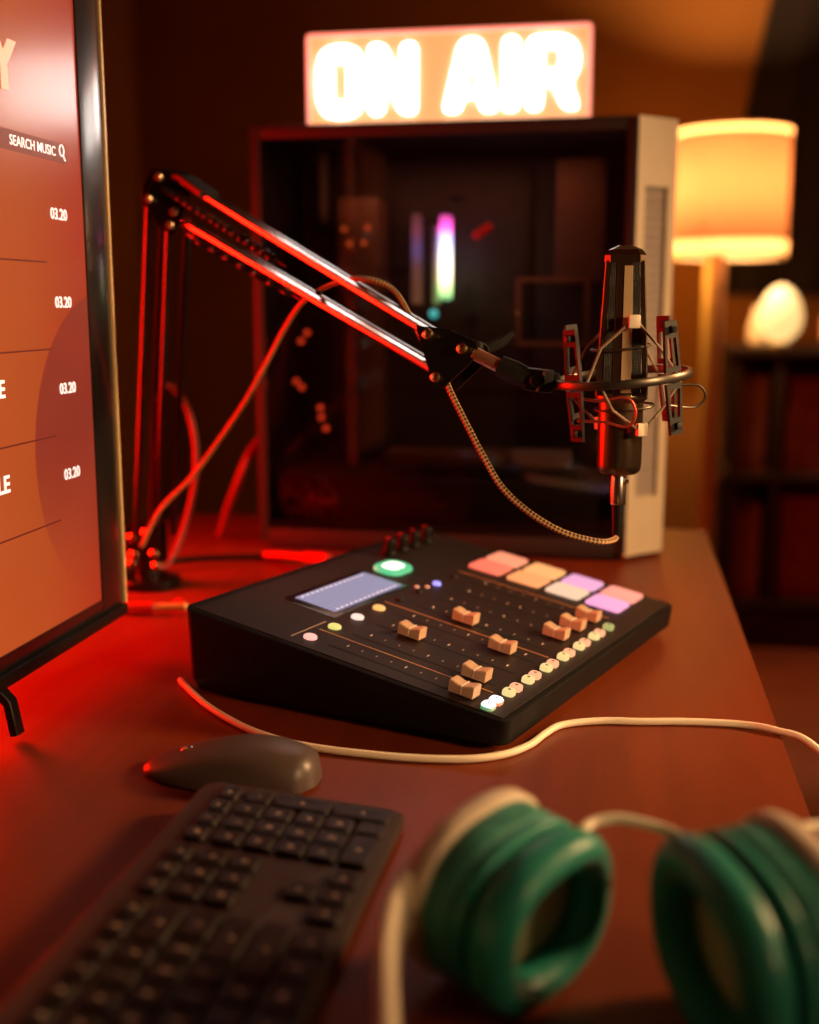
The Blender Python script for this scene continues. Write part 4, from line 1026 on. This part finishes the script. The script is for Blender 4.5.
# ================================================================== SHELF AND WHAT STANDS ON IT
def shelfunit():
    xL, xR, yf, yb = .330, 1.42, 3.60, 3.93; zb = -Z0; zt = .175
    t = empty('shelf_unit', ((xL + xR) / 2, (yf + yb) / 2, zb), 0, 'dark open shelving unit against the back wall behind the lamp', 'shelf')
    for x in (xL, .455, xR):
        for y in (yf, yb): 
            b = NB(); box(b, (x + .012, y, (zb + zt) / 2), (.024, .024, zt - zb - .02), .002); part('post', b, M['shelf'], t, True)
    for z in (zt, -.205, -.60):
        b = NB(); box(b, ((xL + xR) / 2 + .012, (yf + yb) / 2, z - .012), (xR - xL + .05, yb - yf + .04, .026), .002); part('shelf_board', b, M['shelf'], t, True)
    b = NB(); box(b, ((xL + xR) / 2 + .012, yb + .008, -.25), (xR - xL, .006, .80)); part('back_panel', b, M['shelf'], t, True, smooth=0)
    bb = NB(); box(bb, ((xL + xR) / 2 + .012, (yf + yb) / 2, zb + .055), (xR - xL + .02, yb - yf, .11), .002); part('plinth', bb, M['shelf'], t, True)
    # storage boxes
    def bin_(x0, x1, z0, h, lab):
        r = empty('storage_box', ((x0 + x1) / 2, 3.78, z0), 0, lab, 'box', 'terracotta boxes on the dark shelves')
        b = NB(); w = x1 - x0
        for c, s in (((0, -.14, h / 2), (w, .006, h)), ((0, .14, h / 2), (w, .006, h)), ((-w / 2 + .003, 0, h / 2), (.006, .274, h)), ((w / 2 - .003, 0, h / 2), (.006, .274, h)), ((0, 0, .003), (w - .012, .274, .006))): box(b, c, s, .001)
        part('bin', b, M['darkred'], r)
        b = NB(); box(b, (0, 0, h + .006), (w + .006, .29, .022), .003); part('lid', b, M['darkred'], r)
        b = NB(); box(b, (0, -.1445, h * .6), (.05, .004, .022), .001); part('label_holder', b, M['shelf'], r)
    bin_(.50, .93, -.205 + .002, .27, 'wide terracotta storage box on the middle shelf, nearer the lamp')
    bin_(.97, 1.38, -.205 + .002, .27, 'wide terracotta storage box on the middle shelf, farther right')
    bin_(.50, .93, -.598, .30, 'wide terracotta storage box on the bottom shelf, nearer the lamp')
    bin_(.97, 1.38, -.598, .30, 'wide terracotta storage box on the bottom shelf, farther right')
    # books in the narrow bay
    for z0, place in ((-.204, 'middle shelf'), (-.599, 'bottom shelf')):
        x = .345
        for i, (th, h) in enumerate(((.030, .30), (.026, .27), (.032, .29))):
            r = empty('book', (x + th / 2, 3.70, z0 + .001), 0, ('rust', 'brown', 'tan')[i] + ' cloth book standing upright in the narrow bay, ' + place, 'book', 'books in the narrow bay')
            b = NB(); box(b, (0, 0, h / 2), (th, .16, h), .002); part('cover', b, M['book'][i], r)
            b = NB(); box(b, (0, .004, h / 2 + .0005), (th - .005, .157, h - .001)); part('pages', b, M['cream'], r, smooth=0)
            x += th + .002
    # egg lamp
    ex, ey = .463, 3.63
    r = empty('egg_lamp', (ex, ey, zt + .001), 0, 'small egg-shaped glowing table lamp standing on the shelf', 'lamp')
    b = NB(); lathe(b, [(.030, 0), (.034, .004), (.034, .010), (.028, .014)], k=28); part('base', b, M['post'], r)
    b = NB(); pr_ = []
    for i in range(19):
        s = i / 18; a = PI * s; pr_.append((max(.004, .063 * math.sin(a) * (1 + .12 * math.cos(a))), .012 + .084 - .084 * math.cos(a)))
    lathe(b, pr_, k=36); part('glass_globe', b, emis('egg_lamp_glow', (1, .62, .22), 1.25), r, smooth=80, label='warm lit glass egg')
    # vases
    b = NB(); lathe(b, [(.020, 0), (.028, .01), (.030, .05), (.020, .085), (.014, .105), (.018, .118)], k=28)
    solo('vase', b, M['cream'], (.408, 3.70, zt + .001), label='small pale vase left of the egg lamp on the shelf', cat='vase', group=None)
    b = NB(); lathe(b, [(.03, 0), (.048, .02), (.052, .07), (.040, .12), (.024, .15), (.030, .17)], k=28)
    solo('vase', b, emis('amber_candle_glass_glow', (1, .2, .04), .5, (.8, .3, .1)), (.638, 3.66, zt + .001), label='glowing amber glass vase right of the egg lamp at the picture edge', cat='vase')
shelfunit()

def curtain():
    b = NB(); n = 90; pts = []
    x0, x1 = .30, 1.9
    for i in range(n + 1):
        s = i / n; pts.append((x0 + (x1 - x0) * s, .022 * math.sin(s * 60) + .012 * math.sin(s * 23)))
    top, bot = 1.70, .33; rows = 14; G = []
    for j in range(rows + 1):
        f = j / rows; z = top + (bot - top) * f; shift = .22 * (1 - f) ** 1.4
        G.append([[b.verts.new(V(p[0] + shift * (1 - i / n), 3.955 + p[1] * .9 * (.6 + .4 * f) + o, z)) for i, p in enumerate(pts)] for o in (0, .004)])
    for j in range(rows):
        for i in range(n):
            for q in (0, 1): b.faces.new([G[j][q][i], G[j][q][i + 1], G[j + 1][q][i + 1], G[j + 1][q][i]])
    for i in range(n):
        for j in (0, rows): b.faces.new([G[j][0][i], G[j][0][i + 1], G[j][1][i + 1], G[j][1][i]])
    for j in range(rows):
        for i in (0, n): b.faces.new([G[j][0][i], G[j + 1][0][i], G[j + 1][1][i], G[j][1][i]])
    t = empty('curtain', ((x0 + x1) / 2, 3.955, bot), 0, 'dark curtain hanging on the back wall in the upper right corner', 'curtain')
    part('drape', b, M['curtain'], t, True, smooth=80)
    b = NB(); rod(b, (x0 + .1, 3.955, 1.712), (x1 + .05, 3.955, 1.712), .010, 12); part('rod', b, M['blkmetal'], t, True)
curtain()

# ================================================================== LIGHTS
def light(name, kind, loc, energy, color, size=.1, sizey=None, target=None, spread=None, spot=None):
    l = bpy.data.lights.new(name, kind); l.energy = energy; l.color = color
    if kind == 'AREA':
        l.size = size
        if sizey: l.shape = 'RECTANGLE'; l.size_y = sizey
        if spread: l.spread = math.radians(spread)
    else: l.shadow_soft_size = size
    if spot: l.spot_size = math.radians(spot); l.spot_blend = .5
    o = bpy.data.objects.new(name, l); C.objects.link(o); o.location = (loc[0], loc[1], loc[2] + Z0)
    if target:
        d = Vector(target) - Vector(loc); o.rotation_euler = d.to_track_quat('-Z', 'Y').to_euler()
    return o
# red LED lamp standing behind the monitor, at the left
light('red_led_lamp', 'AREA', (-.88, 1.07, .22), 21., (1, .004, .001), .22, .42, target=(-.1, .80, .05))
# warm side and reading lamps to the right of the desk and of the typist's chair
light('warm_side_lamp', 'AREA', (1.25, 1.25, .70), 5.0, (1, .56, .24), .20, .20, target=(.0, .86, .05), spread=70)
light('wall_glow_fill', 'POINT', (.05, 3.50, .43), 5., (1, .42, .05), .05)  # unseen point light added behind the tower to make the back wall glow
light('warm_reading_lamp', 'AREA', (1.00, .05, .52), 1.1, (1, .58, .26), .18, .18, target=(-.02, .86, .20), spread=46)
# faint fill light added inside the computer tower to brighten its parts
light('case_fill_light', 'AREA', (-.20, 1.40, .480), .20, (1, .35, .16), .30, .02, target=(-.20, 1.44, .1))

wld = bpy.data.worlds.new('dark_room'); bpy.context.scene.world = wld; wld.use_nodes = True
wld.node_tree.nodes['Background'].inputs[0].default_value = (.010, .0008, .0004, 1)
wld.node_tree.nodes['Background'].inputs[1].default_value = .5

# ================================================================== CAMERA
cd = bpy.data.cameras.new('camera'); cam = bpy.data.objects.new('camera', cd); C.objects.link(cam)
cam.location = (0, 0, .30 + Z0); cam.rotation_euler = (math.radians(90 - 10.2), 0, math.radians(10.3))
cd.sensor_fit = 'VERTICAL'; cd.sensor_height = 24; cd.sensor_width = 24; cd.lens = 1155 / 1024 * 24
cd.clip_start = .02; cd.clip_end = 30
cd.dof.use_dof = True; cd.dof.focus_distance = .83; cd.dof.aperture_fstop = 1.9
sc = bpy.context.scene; sc.camera = cam
vs = sc.view_settings; vs.view_transform = 'Standard'; vs.look = 'None'; vs.exposure = 0.; vs.gamma = 1.; vs.use_curve_mapping = False
